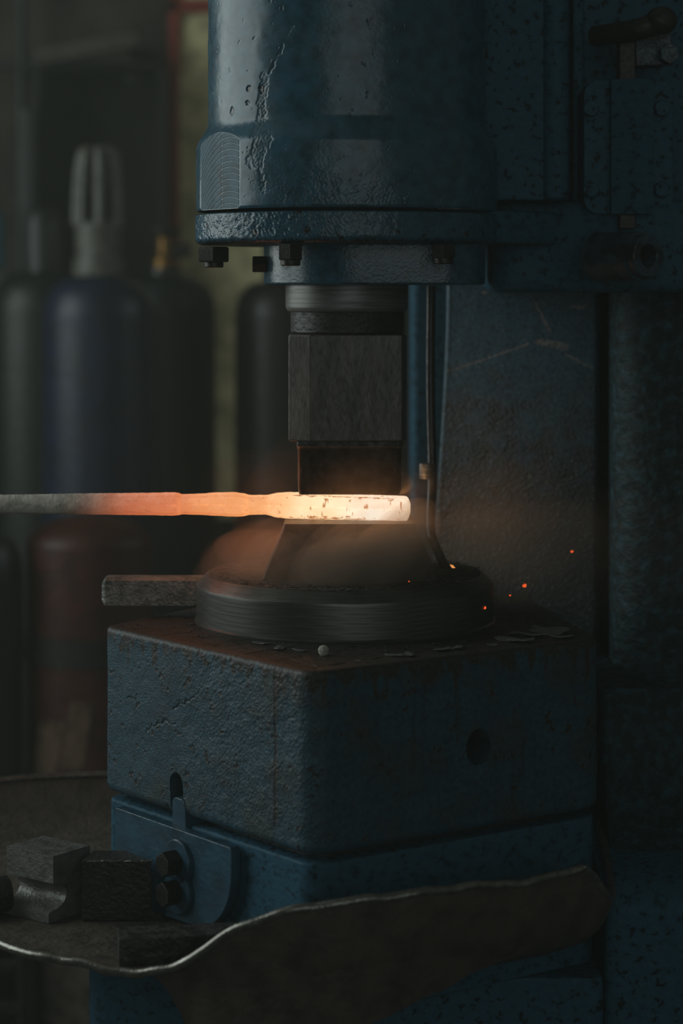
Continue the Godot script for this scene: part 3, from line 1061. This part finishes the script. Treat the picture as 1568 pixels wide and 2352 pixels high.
func heat_texture(xa: float, xb: float) -> ImageTexture:
	# glow along the bar, broken by flakes of dark scale; corners have cooled a little more than the faces
	var w := 1900
	var h := 200
	var im := Image.create_empty(w, h, false, Image.FORMAT_RGB8)
	var n1 := noise(0.022, 5, 81)
	var n2 := noise(0.09, 3, 82)
	var n3 := noise(0.006, 3, 83)
	for i in w:
		var px := lerpf(xa, xb, float(i) / (w - 1))
		var base := heat(px)
		var hot := smoothstep(640, 690, px)
		for j in h:
			var a := TAU * j / (h - 1)
			var c := base
			var face := cos(a)   # 1 at the front face
			var corner := 1.0 - absf(cos(2.0 * a))
			var k := 1.0 - 0.10 * smoothstep(0.6, 1.0, corner) + 0.08 * n3.get_noise_2d(px, j * 1.5)
			c = Color(c.r * k, c.g * k * k, c.b * pow(k, 3.0))
			# two rows of scale along the face of the hot end, and stray ones
			var row := maxf(exp(-pow((sin(a) + 0.52) / 0.24, 2)) * smoothstep(640, 700, px) * smoothstep(850, 800, px), exp(-pow((sin(a) - 0.62) / 0.17, 2)) * smoothstep(640, 690, px) * smoothstep(980, 850, px) * 0.85)
			row *= step_up(face)
			var s := n1.get_noise_2d(px * 1.5, j * 2.2) + 0.5 * n2.get_noise_2d(px, j * 1.4)
			var dark := smoothstep(0.10, 0.2, s + row * 0.55 - 0.30)
			if px < 640:
				dark = smoothstep(0.42, 0.6, s) * 0.35
			c = c.lerp(Color(c.r * 0.42, c.g * 0.2, c.b * 0.1), dark)
			im.set_pixel(i, j, c.linear_to_srgb())
	return ImageTexture.create_from_image(im)


func step_up(f: float) -> float:
	return 1.0 if f > 0.1 else 0.0


func bar() -> void:
	var t := thing("glowing_steel_bar", "round steel bar, forged and glowing white-orange at its end between the dies", "steel bar")
	part("shank", bar_section(-300, -160, 12, 1.002), mat(c8(238, 230, 216), 0.6, 0.0, M.steel.albedo_texture, M.scale.normal_texture, 0.4, Vector3.ONE * 8.0), t, "grey scaled cold shank")
	var m := mat(c8(234, 226, 212), 0.62, 0.0, M.steel.albedo_texture, M.scale.normal_texture, 0.4, Vector3.ONE * 8.0)
	m.emission_on_uv2 = true
	m.emission_enabled = true
	m.emission_operator = BaseMaterial3D.EMISSION_OP_MULTIPLY
	m.emission = Color.WHITE
	m.emission_energy_multiplier = 1.08
	m.emission_texture = heat_texture(-175, 942)
	var hot := part("hot_end", bar_section(-175, 942, 560), m, t, "forged end, grey at first, then red to white hot")
	for e in [[880, 0.0029, c8(255, 190, 120)], [760, 0.0029, c8(255, 184, 112)], [640, 0.0021, c8(255, 156, 84)], [500, 0.0017, c8(255, 138, 66)], [360, 0.001, c8(255, 112, 52)]]:
		var l := OmniLight3D.new()
		l.name = "bar_light"
		l.position = Vector3((e[0] - 784.0) * 0.00044, 0.9235, 0)
		l.light_color = e[2]
		l.light_energy = e[1]
		l.light_size = 0.01
		l.omni_range = 8.0
		l.omni_attenuation = 2.0
		l.shadow_enabled = true
		t.add_child(l, true)


# ---------------------------------------------------------------- tray and what lies in it
func tray() -> void:
	var rim := smooth_path([Vector3(-0.5346, 0.5466, -0.0200), Vector3(-0.4054, 0.5489, 0.1400), Vector3(-0.3073, 0.5553, 0.2400), Vector3(-0.2763, 0.5552, 0.2650), Vector3(-0.2511, 0.5560, 0.2800), Vector3(-0.2149, 0.5514, 0.2950), Vector3(-0.1830, 0.5516, 0.3100), Vector3(-0.1525, 0.5566, 0.3220), Vector3(-0.1323, 0.5683, 0.3320), Vector3(-0.1054, 0.5902, 0.3450), Vector3(-0.0679, 0.6116, 0.3550), Vector3(-0.0125, 0.6249, 0.3600), Vector3(0.0429, 0.6307, 0.3520), Vector3(0.1032, 0.6294, 0.3300), Vector3(0.1581, 0.6279, 0.3000), Vector3(0.1943, 0.6308, 0.2800), Vector3(0.2138, 0.6324, 0.2700)], 10)
	var back := smooth_path([Vector3(0.2245, 0.6206, 0.2580), Vector3(0.2461, 0.5906, 0.2150), Vector3(0.262, 0.6, 0.0), Vector3(0.28, 0.6, -0.27), Vector3(-0.0927, 0.5830, -0.3200), Vector3(-0.2659, 0.5883, -0.2900), Vector3(-0.3842, 0.5904, -0.2500), Vector3(-0.5116, 0.5888, -0.1600)], 10)
	var wob := noise(14, 2, 91)
	var loop := PackedVector3Array()
	for p in rim:
		loop.append(p + Vector3(0, wob.get_noise_2d(p.x, 0.0) * 0.004, wob.get_noise_2d(p.x, 5.0) * 0.004))
	loop.append_array(back)
	var n := loop.size()
	# sheet: rings from the rim in to the floor of the pan, and a second skin just beneath it
	var rings := []
	var mid := Vector3(0.0, 0.548, 0.05)
	var foot := outline(0.001)
	for e in [[0.0, 0.0], [0.08, 0.35], [0.16, 0.62], [0.28, 0.86], [0.42, 1.0], [0.7, 1.0], [1.0, 1.0]]:
		var ring := PackedVector3Array()
		for p in loop:
			var edge := mid
			for i in foot.size():
				var hit = Geometry2D.segment_intersects_segment(Vector2(mid.x, mid.z), Vector2(p.x, p.z), foot[i], foot[(i + 1) % foot.size()])
				if hit != null:
					edge = Vector3(hit.x, 0.548, hit.y)
			var q := p.lerp(edge, e[0])
			q.y = lerpf(p.y, 0.548, e[1])
			ring.append(q)
		rings.append(ring)
	var inner := PackedVector3Array()
	var outer := PackedVector3Array()
	for r in rings:
		for i in n:
			var q: Vector3 = r[i]
			inner.append(q)
			outer.append(q - Vector3(0, 0.003, 0) + (q - mid).normalized() * 0.003)
	var t := thing("scale_tray", "dark sheet steel tray with a bent rolled rim round the foot of the anvil", "tray")
	part("pan", grid(n, rings.size(), inner, true, false), M.rust_sheet, t)
	part("underside", grid(n, rings.size(), outer, true, true), M.rust_sheet, t)
	var path := loop.duplicate()
	path.append(loop[0])
	part("rolled_rim", Shape.new().tube(path, 0.0042, 10).done(60.0), M.rim, t, "bent wire-rolled rim, rubbed bright at the front")
	# skirt below the rim on the near side, deepened to cover the dark area there
	var sk := []
	for e in [[0.0, 0.0], [0.4, 0.012], [1.0, 0.03]]:
		sk.append(e)
	var sv := Shape.new()
	var from := 62
	for i in range(from, rim.size() - 1):
		var drop0 := lerpf(0.14, 0.045, smoothstep(95.0, 162.0, i)) * smoothstep(from, from + 36, i)
		var drop1 := lerpf(0.14, 0.045, smoothstep(95.0, 162.0, i + 1)) * smoothstep(from, from + 36, i + 1)
		for k in 2:
			var a := loop[i] + Vector3(0, -drop0 * sk[k][0], -sk[k][1] * minf(drop0 / 0.075, 1.0))
			var b := loop[i + 1] + Vector3(0, -drop1 * sk[k][0], -sk[k][1] * minf(drop1 / 0.075, 1.0))
			var c := loop[i + 1] + Vector3(0, -drop1 * sk[k + 1][0], -sk[k + 1][1] * minf(drop1 / 0.075, 1.0))
			var d := loop[i] + Vector3(0, -drop0 * sk[k + 1][0], -sk[k + 1][1] * minf(drop0 / 0.075, 1.0))
			sv.quad(d, c, b, a)
			var z := Vector3(0, 0, -0.003)
			sv.quad(a + z, b + z, c + z, d + z)
	part("skirt", sv.done(50.0), M.rust_sheet, t)

	# swage block: dark steel with a hollow along one side
	var floor_y := 0.5485
	var ax0 := Vector3(-0.2714, 0.5416, 0.1500)
	var dirv := Vector3(-0.80, 0, -0.6).normalized()   # runs back to the left
	var outv := Vector3(-0.6, 0, 0.8).normalized()     # the hollow side looks this way
	var sec := PackedVector2Array()   # (depth from the hollow side, height)
	var hgt := 0.062
	sec.append(Vector2(-0.006, 0.0))
	sec.append(Vector2(-0.006, 0.0095))
	for k in 15:
		var a := -PI / 2 + PI * k / 14.0
		sec.append(Vector2(0.018 * cos(a), 0.0235 + 0.0125 * sin(a)))
	sec.append(Vector2(0.0, hgt))
	sec.append(Vector2(0.05, hgt))
	sec.append(Vector2(0.05, 0.0))
	var rings2 := []
	for d in [0.0, 0.001, 0.061, 0.062]:
		var ring := PackedVector3Array()
		for q in sec:
			ring.append(Vector3(ax0.x, floor_y, ax0.z) + dirv * d - outv * q.x + Vector3(0, q.y, 0))
		rings2.append(ring)
	var sw := Shape.new().loft(rings2, Transform3D(), false)
	var cap := Geometry2D.triangulate_polygon(sec)
	for k in range(0, cap.size(), 3):
		for e in [rings2[0], rings2[-1]]:
			var a3: Vector3 = e[cap[k]]
			var b3: Vector3 = e[cap[k + 1]]
			var c3: Vector3 = e[cap[k + 2]]
			var outward := -dirv if e == rings2[0] else dirv
			if (b3 - a3).cross(c3 - a3).dot(outward) < 0.0:
				var sp := b3
				b3 = c3
				c3 = sp
			sw.v.append_array(PackedVector3Array([a3, b3, c3]))
	tag(part("swage_block", sw.done(28.0), M.scale_light), "dark steel swage block with a hollow along its side lying in the tray", "swage block")
	var bb := thing("steel_block", "plain black steel block with a burred bright top edge, beside the swage block", "steel block")
	part("body", Shape.new().prism(rounded([Vector2(-0.2455, 0.147), Vector2(-0.178, 0.147), Vector2(-0.208, 0.108), Vector2(-0.238, 0.108)], [0.0015], 2), floor_y, floor_y + 0.057, 0.0015).done(), M.black_steel, bb)
	var burr := PackedVector3Array()
	var nb := noise(160, 2, 95)
	for k in 60:
		var x := lerpf(-0.24, -0.1785, k / 59.0)
		burr.append(Vector3(x, floor_y + 0.0565 + nb.get_noise_1d(x) * 0.0012, 0.1466 + nb.get_noise_1d(x + 3.0) * 0.0012))
	part("burr", Shape.new().tube(burr, 0.0011, 6).done(), M.rim, bb, "bright burred edge")
	var bw := Transform3D(Basis(Vector3.UP, deg_to_rad(8)), Vector3(-0.139, floor_y + 0.0128, 0.259))
	tag(part("flat_bar", Shape.new().box(Vector3.ZERO, Vector3(0.12, 0.025, 0.036), 0.0014, bw).done(), M.scale), "flat dark rectangular steel bar lying in the tray behind its rolled rim", "flat bar")
	tag(part("round_offcut", Shape.new().lathe([Vector2(0, -0.02), Vector2(0.0155, -0.02), Vector2(0.017, -0.0185), Vector2(0.017, 0.03), Vector2(0, 0.03)], 32, Transform3D(Basis(Vector3.UP, deg_to_rad(30)) * Basis(Vector3.FORWARD, PI / 2), Vector3(-0.3461, floor_y + 0.0175, 0.13))).done(), M.scale), "dark round steel offcut lying in the tray past the swage block", "offcut")


# ---------------------------------------------------------------- gas bottles
func bottle(label: String, px: float, z: float, r: float, top: float, mats: Array, cap: String) -> Node3D:
	var at := Vector3((px - 784.0) * (2.2 - z) / 5000.0, 0, z)
	var t := thing("gas_cylinder", label, "gas cylinder", at)
	var prof := [Vector2(0, 0), Vector2(r * 0.94, 0), Vector2(r, 0.012), Vector2(r, top - 0.10)]
	for k in 9:
		var a := PI / 2 * k / 8.0
		prof.append(Vector2(0.04 + (r - 0.04) * pow(cos(a), 0.8), top - 0.10 + 0.085 * sin(a)))
	prof.append(Vector2(0.036, top))
	prof.append(Vector2(0, top))
	part("body", Shape.new().lathe(prof, 48).done(50.0), mats[0], t)
	if cap == "tulip":
		# guard cap with four tall windows, a ring at its waist
		part("neck_ring", Shape.new().lathe([Vector2(0.03, top - 0.012), Vector2(0.053, top - 0.012), Vector2(0.055, top), Vector2(0.053, top + 0.024), Vector2(0.03, top + 0.024)], 32).done(), mats[1], t)
		var cp := part("guard_cap", Shape.new().lathe([Vector2(0.026, top + 0.02), Vector2(0.047, top + 0.02), Vector2(0.049, top + 0.085), Vector2(0.051, top + 0.092), Vector2(0.049, top + 0.10), Vector2(0.0335, top + 0.1), Vector2(0.026, top + 0.1)], 32).done(), mats[1], t)
		for k in 7:
			var a := TAU * k / 7.0 + 0.5
			var rib := PackedVector3Array()
			for e in [[0.0465, 0.095], [0.044, 0.16], [0.040, 0.21], [0.034, 0.245], [0.026, 0.251]]:
				rib.append(Vector3(cos(a) * e[0], top + e[1], sin(a) * e[0]))
			part("cap_rib", Shape.new().tube(smooth_path(rib, 4), 0.012, 8).done(60.0), mats[1], cp)
		part("valve", Shape.new().lathe([Vector2(0, top + 0.02), Vector2(0.02, top + 0.02), Vector2(0.02, top + 0.12), Vector2(0.028, top + 0.13), Vector2(0.028, top + 0.17), Vector2(0, top + 0.17)], 24).done(), M.nut, t)
	elif cap == "dome":
		part("guard_cap", Shape.new().lathe([Vector2(0, top - 0.01), Vector2(0.042, top - 0.01), Vector2(0.042, top + 0.09), Vector2(0.036, top + 0.115), Vector2(0.022, top + 0.13), Vector2(0, top + 0.133)], 32).done(50.0), mats[1], t)
	elif cap == "valve":
		var vl := part("valve", Shape.new().lathe([Vector2(0, top - 0.01), Vector2(0.026, top - 0.01), Vector2(0.026, top + 0.02), Vector2(0.017, top + 0.03), Vector2(0.017, top + 0.07), Vector2(0, top + 0.07)], 24).done(), M.brass, t, "brass valve")
		part("hand_wheel", Shape.new().lathe([Vector2(0, top + 0.07), Vector2(0.036, top + 0.072), Vector2(0.04, top + 0.08), Vector2(0.036, top + 0.09), Vector2(0, top + 0.092)], 24).done(), M.nut, vl)
		part("outlet", Shape.new().lathe([Vector2(0, 0), Vector2(0.014, 0), Vector2(0.016, 0.03), Vector2(0.018, 0.05), Vector2(0, 0.05)], 16, Transform3D(Basis(Vector3.FORWARD, PI / 2), Vector3(0.01, top + 0.04, 0.0))).done(), M.nut, vl)
	return t


func bottles() -> void:
	bottle("tall blue gas cylinder with a pale grey ribbed guard cap", 226, -2.4, 0.116, 1.178, [M.bottle_blue, M.cap_grey], "tulip")
	bottle("dark green gas cylinder with a dark domed cap, behind the tall blue cylinder", 98, -2.72, 0.118, 1.19, [M.bottle_green, M.cap_dark], "dome")
	bottle("dark navy gas cylinder with an open brass valve, beside the beige panel", 378, -2.75, 0.118, 1.185, [M.bottle_navy, M.cap_dark], "valve")
	bottle("black gas cylinder standing behind the hammer ram", 648, -2.6, 0.105, 1.17, [M.bottle_black, M.cap_dark], "dome")
	bottle("grey-green gas cylinder with a bright blue cap, cut off by the photo edge", -30, -3.0, 0.115, 1.2, [M.cap_grey, M.cap_blue], "dome")
	bottle("short teal gas cylinder standing before the dark green one", -58, -1.5, 0.082, 0.74, [M.bottle_teal, M.cap_dark], "dome")
	# red bottle low behind the bar, with a dark strap and a pale torn label
	var t := thing("red_tank", "squat red tank with a dark strap and torn pale label behind the anvil", "tank", Vector3(-0.4354, 0, -1.56))
	var prof := [Vector2(0, 0.0), Vector2(0.1, 0.0), Vector2(0.108, 0.012), Vector2(0.108, 0.70)]
	for k in 7:
		prof.append(Vector2(0.108 * cos(PI / 2 * (k + 1) / 7.0), 0.70 + 0.05 * sin(PI / 2 * (k + 1) / 7.0)))
	part("shell", Shape.new().lathe(prof, 48).done(50.0), M.red, t)
	part("strap", Shape.new().lathe([Vector2(0.1, 0.5032), Vector2(0.1115, 0.5032), Vector2(0.1115, 0.5515), Vector2(0.1, 0.5515)], 48).done(), M.black_steel, t)
	for e in [[-1.0, 0.30, 0.5], [-0.35, 0.335, 0.35]]:
		var q := PackedVector3Array()
		for j in 8:
			for i in 8:
				var a: float = e[0] + e[2] * (i / 7.0 + 0.5 * j / 7.0)
				q.append(Vector3(sin(a) * 0.1092, e[1] + 0.11 * j / 7.0 + 0.008 * sin(i * 2.3), cos(a) * 0.1092))
		part("label", grid(8, 8, q), M.paper, t, "torn pale label")


# ---------------------------------------------------------------- back wall and clutter
func clutter() -> void:
	# beige board with a red frame
	var z := -3.36
	var bd := thing("notice_board", "tall beige panel with a red painted frame on the wall behind the hammer", "panel")
	part("board", Shape.new().box(Vector3((-0.4137 + 0.1) / 2, 1.35, z), Vector3(0.1 - -0.4137, 1.6, 0.03), 0.003).done(), M.beige, bd)
	part("frame", Shape.new().box(Vector3(-0.4255, 1.35, z + 0.01), Vector3(0.028, 1.66, 0.05), 0.004).done(), M.red_trim, bd)
	part("frame", Shape.new().box(Vector3((-0.4255 + 0.1) / 2, 1.8558, z + 0.01), Vector3(0.128 - -0.4255, 0.036, 0.05), 0.004).done(), M.red_trim, bd)
	part("frame", Shape.new().box(Vector3(0.11, 1.35, z + 0.01), Vector3(0.028, 1.66, 0.05), 0.004).done(), M.red_trim, bd)
	# dark cupboard with open front
	var cb := thing("wall_cupboard", "dark open cupboard on the wall above the gas cylinders", "cupboard")
	var x0 := -0.7538
	var x1 := -0.4450
	var y0 := 0.95
	var y1 := 1.6911
	var s := Shape.new()
	part("back", Shape.new().box(Vector3((x0 + x1) / 2, (y0 + y1) / 2, -3.385), Vector3(x1 - x0, y1 - y0, 0.02), 0.001).done(), M.cupboard, cb)
	for e in [[x0, 0.012], [x1, 0.012]]:
		part("side", Shape.new().box(Vector3(e[0], (y0 + y1) / 2, -3.29), Vector3(0.02, y1 - y0, 0.2), 0.002).done(), M.cupboard, cb)
	part("top", Shape.new().box(Vector3((x0 + x1) / 2, y1, -3.29), Vector3(x1 - x0, 0.02, 0.2), 0.002).done(), M.cupboard, cb)
	part("shelf", Shape.new().box(Vector3((x0 + x1) / 2, y0, -3.29), Vector3(x1 - x0, 0.02, 0.2), 0.002).done(), M.cupboard, cb)
	tag(part("paper_tag", Shape.new().box(Vector3(-0.5406, 1.6817, -3.37), Vector3(0.026, 0.03, 0.004), 0.001).done(), M.cap_grey), "small pale tag inside the dark cupboard", "tag")
	# slanting duct and upright channel
	var dx := Transform3D(Basis(Vector3.BACK, deg_to_rad(11)), Vector3(-0.6212, 1.7213, -3.1))
	var du := thing("duct", "slanting grey duct over the dark cupboard", "duct")
	part("channel", Shape.new().box(Vector3.ZERO, Vector3(0.255, 0.04, 0.05), 0.006, dx).done(), M.duct, du)
	for e in [-0.1, 0.1]:
		part("bracket", Shape.new().box(Vector3(e, 0.0, -0.16), Vector3(0.016, 0.03, 0.285), 0.002, dx).done(), M.cupboard, du)
	tag(part("steel_channel", Shape.new().box(Vector3(-0.7661, 1.3, -3.15), Vector3(0.036, 0.56, 0.04), 0.005).done(), M.cap_dark), "upright grey channel beside the dark cupboard", "channel")
	tag(part("drain_pipe", Shape.new().tube(PackedVector3Array([Vector3(-0.8096, 0.3, -3.3), Vector3(-0.8074, 1.0, -3.3), Vector3(-0.8074, 2.2, -3.3)]), 0.014, 12).done(), M.bottle_black), "dark upright pipe on the wall beside the grey channel", "pipe")
	tag(part("shelf_rail", Shape.new().box(Vector3(-0.8514, 1.7033, -3.31), Vector3(0.2, 0.018, 0.06), 0.003).done(), M.bottle_black), "dark level rail crossing the upright pipe", "rail")
	# low down behind the tray
	var b := thing("pale_bucket", "pale grey bucket on the floor behind the hammer base", "bucket", Vector3(-0.3954, 0, -1.22))
	part("shell", Shape.new().lathe([Vector2(0, 0.0), Vector2(0.072, 0.0), Vector2(0.076, 0.006), Vector2(0.094, 0.26), Vector2(0.09, 0.26), Vector2(0.07, 0.012), Vector2(0, 0.012)], 40).done(), M.bucket, b)
	part("rim", Shape.new().lathe([Vector2(0.09, 0.25), Vector2(0.098, 0.25), Vector2(0.099, 0.264), Vector2(0.09, 0.264)], 40).done(), M.bucket, b)
	var cr := thing("steel_crate", "dark steel crate on the floor beside the pale bucket", "crate", Vector3(-0.5267, 0, -1.1))
	var cw := 0.11
	for k in 4:
		part("rail", Shape.new().box(Vector3(0, 0.02 + 0.062 * k, 0.09), Vector3(cw, 0.016, 0.012), 0.002).done(), M.cupboard, cr)
	for e in [-1, 1]:
		part("side", Shape.new().box(Vector3(e * cw / 2, 0.11, 0), Vector3(0.012, 0.22, 0.2), 0.002).done(), M.cupboard, cr)
	part("back", Shape.new().box(Vector3(0, 0.11, -0.09), Vector3(cw, 0.22, 0.01), 0.002).done(), M.bottle_black, cr)
	tag(part("small_can", Shape.new().lathe([Vector2(0, 0), Vector2(0.012, 0), Vector2(0.0125, 0.002), Vector2(0.0125, 0.02), Vector2(0.011, 0.022), Vector2(0, 0.022)], 24, Transform3D(Basis(), Vector3(-0.4076, 0, -1.05))).done(), M.bottle_black), "little black can on the floor before the pale bucket", "can")


# ---------------------------------------------------------------- scale, grit, sparks
func flake_mesh(sd: int) -> ArrayMesh:
	# a curled chip of mill scale with a ragged outline
	var rng := RandomNumberGenerator.new()
	rng.seed = sd
	var n := 11
	var top := PackedVector3Array()
	var low := PackedVector3Array()
	for i in n:
		var a := TAU * i / n
		var r := rng.randf_range(0.55, 1.0)
		var p := Vector3(cos(a) * r, 0, sin(a) * r * 0.6)
		p.y = 0.13 + p.x * p.x * 0.16 + rng.randf_range(-0.03, 0.05)
		top.append(p)
		low.append(p - Vector3(0, 0.07, 0))
	return Shape.new().loft([low, top]).done(20.0)


func debris() -> void:
	var rng := RandomNumberGenerator.new()
	rng.seed = 4
	var shapes := []
	for k in 6:
		shapes.append(flake_mesh(k + 1))
	var inside := outline(0.012)
	# larger flakes one by one
	var big := [
		[690, 1497, 0.010, "flat grey scale flake on the anvil block, next to the white pebble"],
		[640, 1492, 0.012, "broad grey scale flake on the anvil block over the rust seam"],
		[905, 1508, 0.012, "pale scale flake on the anvil block, larger of the touching pair past the white pebble"],
		[940, 1507, 0.011, "scale flake touching the larger flake of the pair past the white pebble"],
		[1015, 1495, 0.013, "upturned curled scale flake on the anvil block, midway from pebble to debris heap"],
		[1050, 1490, 0.010, "low scale flake just beside the upturned curled one on the anvil block"],
		[1130, 1484, 0.008, "small scale flake at the near end of the debris heap by the shaded face"],
		[1165, 1472, 0.016, "long scale flake in the debris heap, behind the small near one"],
		[1200, 1475, 0.018, "wide scale flake at the front edge of the debris heap on the anvil block"],
		[1225, 1462, 0.016, "scale flake in the middle of the debris heap on the anvil block"],
		[1265, 1455, 0.024, "largest pale scale flake, on top of the debris heap beside the ring"],
		[1240, 1447, 0.013, "scale flake at the back of the debris heap, behind the largest one"],
		[1180, 1458, 0.012, "scale flake of the debris heap lying closest to the ring"],
		[1290, 1466, 0.014, "outermost scale flake of the debris heap, at the far corner of the anvil block"],
		[820, 1520, 0.005, "tiny scale crumb alone near the top front edge of the anvil block"],
		[600, 1480, 0.010, "grey scale flake close to the bright spot of the ring on the anvil block"]]
	for k in big.size():
		var d: float = 0.34 * 5000.0 / (big[k][1] - 651.0)
		var x: float = (big[k][0] - 784.0) * d / 5000.0
		var o := part("mill_scale_flake", shapes[k % 6], M.flake)
		o.transform = Transform3D(Basis(Vector3.UP, rng.randf() * TAU) * Basis(Vector3.RIGHT, rng.randf_range(-0.2, 0.2)), Vector3(x, 0.8103, 2.2 - d)).scaled_local(Vector3(1, 0.8, 1) * float(big[k][2]) * 0.95)
		tag(o, big[k][3], "scale flake", "flakes of mill scale on the anvil block")
	tag(part("white_pebble", Shape.new().lathe([Vector2(0, 0), Vector2(0.0028, 0.0006), Vector2(0.0046, 0.003), Vector2(0.005, 0.0062), Vector2(0.0036, 0.0088), Vector2(0.0016, 0.0096), Vector2(0, 0.0097)], 9, Transform3D(Basis(Vector3.UP, 0.4), Vector3(-0.0164, 0.8098, 0.212))).done(30.0), M.stone), "small whitish pebble on the anvil block before the ring", "pebble")
	# grit nobody could count, on the block, the ring and the tray
	var mm := MultiMesh.new()
	mm.transform_format = MultiMesh.TRANSFORM_3D
	mm.mesh = shapes[2]
	var xs := []
	for k in 2600:
		var p := Vector2(rng.randf_range(-0.24, 0.25), rng.randf_range(-0.15, 0.3))
		if not Geometry2D.is_point_in_polygon(p, inside) or (p - Vector2(AX, 0)).length() < 0.152:
			continue
		var near := 1.0 - clampf(((p - Vector2(AX, 0)).length() - 0.152) / 0.08, 0, 1)
		if rng.randf() > 0.25 + 0.75 * near:
			continue
		var sz := rng.randf_range(0.0006, 0.0022) * (2.2 if rng.randf() < 0.12 else 1.0)
		xs.append(Transform3D(Basis(Vector3.UP, rng.randf() * TAU) * Basis(Vector3.RIGHT, rng.randf_range(-0.5, 0.5)), Vector3(p.x, 0.8106, p.y)).scaled_local(Vector3.ONE * sz))
	mm.instance_count = xs.size()
	for k in xs.size():
		mm.set_instance_transform(k, xs[k])
	var o := MultiMeshInstance3D.new()
	o.name = "scale_grit"
	o.multimesh = mm
	o.material_override = M.grime
	add_child(o)
	tag(o, "brown grit and crumbs of scale over the anvil block", "grit", "", "stuff")
	mm = MultiMesh.new()
	mm.transform_format = MultiMesh.TRANSFORM_3D
	mm.mesh = shapes[4]
	mm.instance_count = 700
	for k in 700:
		var r := 0.137 * sqrt(rng.randf_range(0.3, 1.0))
		var a := rng.randf() * TAU
		mm.set_instance_transform(k, Transform3D(Basis(Vector3.UP, rng.randf() * TAU) * Basis(Vector3.RIGHT, rng.randf_range(-0.4, 0.4)), Vector3(AX + cos(a) * r, 0.8588, sin(a) * r)).scaled_local(Vector3.ONE * rng.randf_range(0.0008, 0.0042)))
	o = MultiMeshInstance3D.new()
	o.name = "ring_scale"
	o.multimesh = mm
	o.material_override = M.rust_sheet
	add_child(o)
	tag(o, "rusty scale crumbs over the top of the ring", "scale", "", "stuff")
	# pieces of scale still glowing
	var em := StandardMaterial3D.new()
	em.albedo_color = c8(60, 40, 34)
	em.emission_enabled = true
	em.emission = c8(255, 96, 40)
	em.emission_energy_multiplier = 1.0
	var hot := em.duplicate()
	hot.emission = c8(255, 168, 96)
	var list := [
		[Vector3(0.1128, 0.8588, -0.0300), 0.0052, hot, "bright orange glowing flake at the bottom of the bent pipe"],
		[Vector3(0.2433, 0.8662, -0.1000), 0.0026, em, "small red spark flying before the frame column, highest of the loose sparks"],
		[Vector3(0.1890, 0.8372, -0.0500), 0.0036, em, "round red spark flying between the ring and the frame column"],
		[Vector3(0.1408, 0.8307, 0.0600), 0.0030, em, "streaky orange spark before the ring's side, brighter of the pair"],
		[Vector3(0.1365, 0.8294, 0.0600), 0.0024, em, "dim orange spark before the ring's side, beside the brighter one"],
		[Vector3(0.1718, 0.8317, -0.0200), 0.0016, em, "tiny dull spark just above the ring's far side"],
		[Vector3(0.1301, 0.8512, -0.0200), 0.0018, em, "tiny ember lying on the ring past the bent pipe"],
		[Vector3(0.0563, 0.8577, 0.1150), 0.0016, em, "tiny ember on the ring's front, nearest the frame"],
		[Vector3(0.0140, 0.8495, 0.1360), 0.0020, em, "tiny ember on the sloping front edge of the ring below the dies"],
		[Vector3(0.0654, 0.8609, 0.0900), 0.0014, em, "tiny ember on the ring close to the lower die's foot"]]
	for e in list:
		var g := part("glowing_ember", shapes[(list.find(e) * 2) % 6], e[2])
		g.transform = Transform3D(Basis(Vector3.RIGHT, 0.9) * Basis(Vector3.UP, rng.randf() * TAU), e[0]).scaled_local(Vector3(1, 2.2, 1.2) * float(e[1]) * 0.8)
		tag(g, e[3], "ember", "embers and sparks round the ring")


func smoke() -> void:
	var rng := RandomNumberGenerator.new()
	rng.seed = 21
	var o := Node3D.new()
	o.name = "smoke"
	add_child(o)
	tag(o, "thin brown smoke drifting from the glowing bar and the dies", "smoke", "", "stuff")
	# [px, py, z, spread px, spread py, how many, size, density]
	for e in [[550, 1295, 0.0, 50, 24, 7, 0.028, 0.55], [660, 1290, 0.045, 60, 28, 10, 0.026, 2.2], [770, 1290, 0.075, 76, 28, 13, 0.025, 3.6], [880, 1290, 0.075, 56, 26, 12, 0.024, 4.8], [925, 1290, 0.03, 26, 26, 5, 0.018, 3.0], [870, 1224, 0.02, 44, 10, 7, 0.006, 14.0], [905, 1098, -0.02, 40, 24, 7, 0.008, 8.0], [820, 1085, 0.035, 70, 24, 5, 0.023, 1.0], [620, 1100, -0.03, 60, 14, 3, 0.024, 0.3], [1080, 1250, -0.05, 90, 60, 5, 0.05, 0.6], [1250, 1290, -0.08, 100, 50, 2, 0.06, 0.4]]:
		for k in e[5]:
			var z: float = e[2] + rng.randf_range(-0.03, 0.03)
			var px: float = e[0] + rng.randfn(0, 0.6) * e[3]
			var py: float = e[1] + rng.randfn(0, 0.6) * e[4]
			var f := FogVolume.new()
			f.name = "smoke_puff"
			f.shape = RenderingServer.FOG_VOLUME_SHAPE_ELLIPSOID
			var sz: float = e[6] * rng.randf_range(0.5, 1.5)
			if e[1] > 1200:
				py = maxf(py, 1210.0 + sz * 900.0 + rng.randf() * 36.0)   # below the bar
			f.size = Vector3(sz * rng.randf_range(1.0, 2.4), sz * rng.randf_range(0.7, 1.2), sz * 1.4) * 2.0
			var fm := FogMaterial.new()
			fm.albedo = c8(222, 194, 168)
			fm.density = e[7] * rng.randf_range(0.5, 1.4)
			f.material = fm
			f.transform = Transform3D(Basis(Vector3.BACK, rng.randf_range(-0.2, 1.1)), Vector3((px - 784.0) * (2.2 - z) / 5000.0, 1.15 + (651.0 - py) * (2.2 - z) / 5000.0, z))
			o.add_child(f, true)
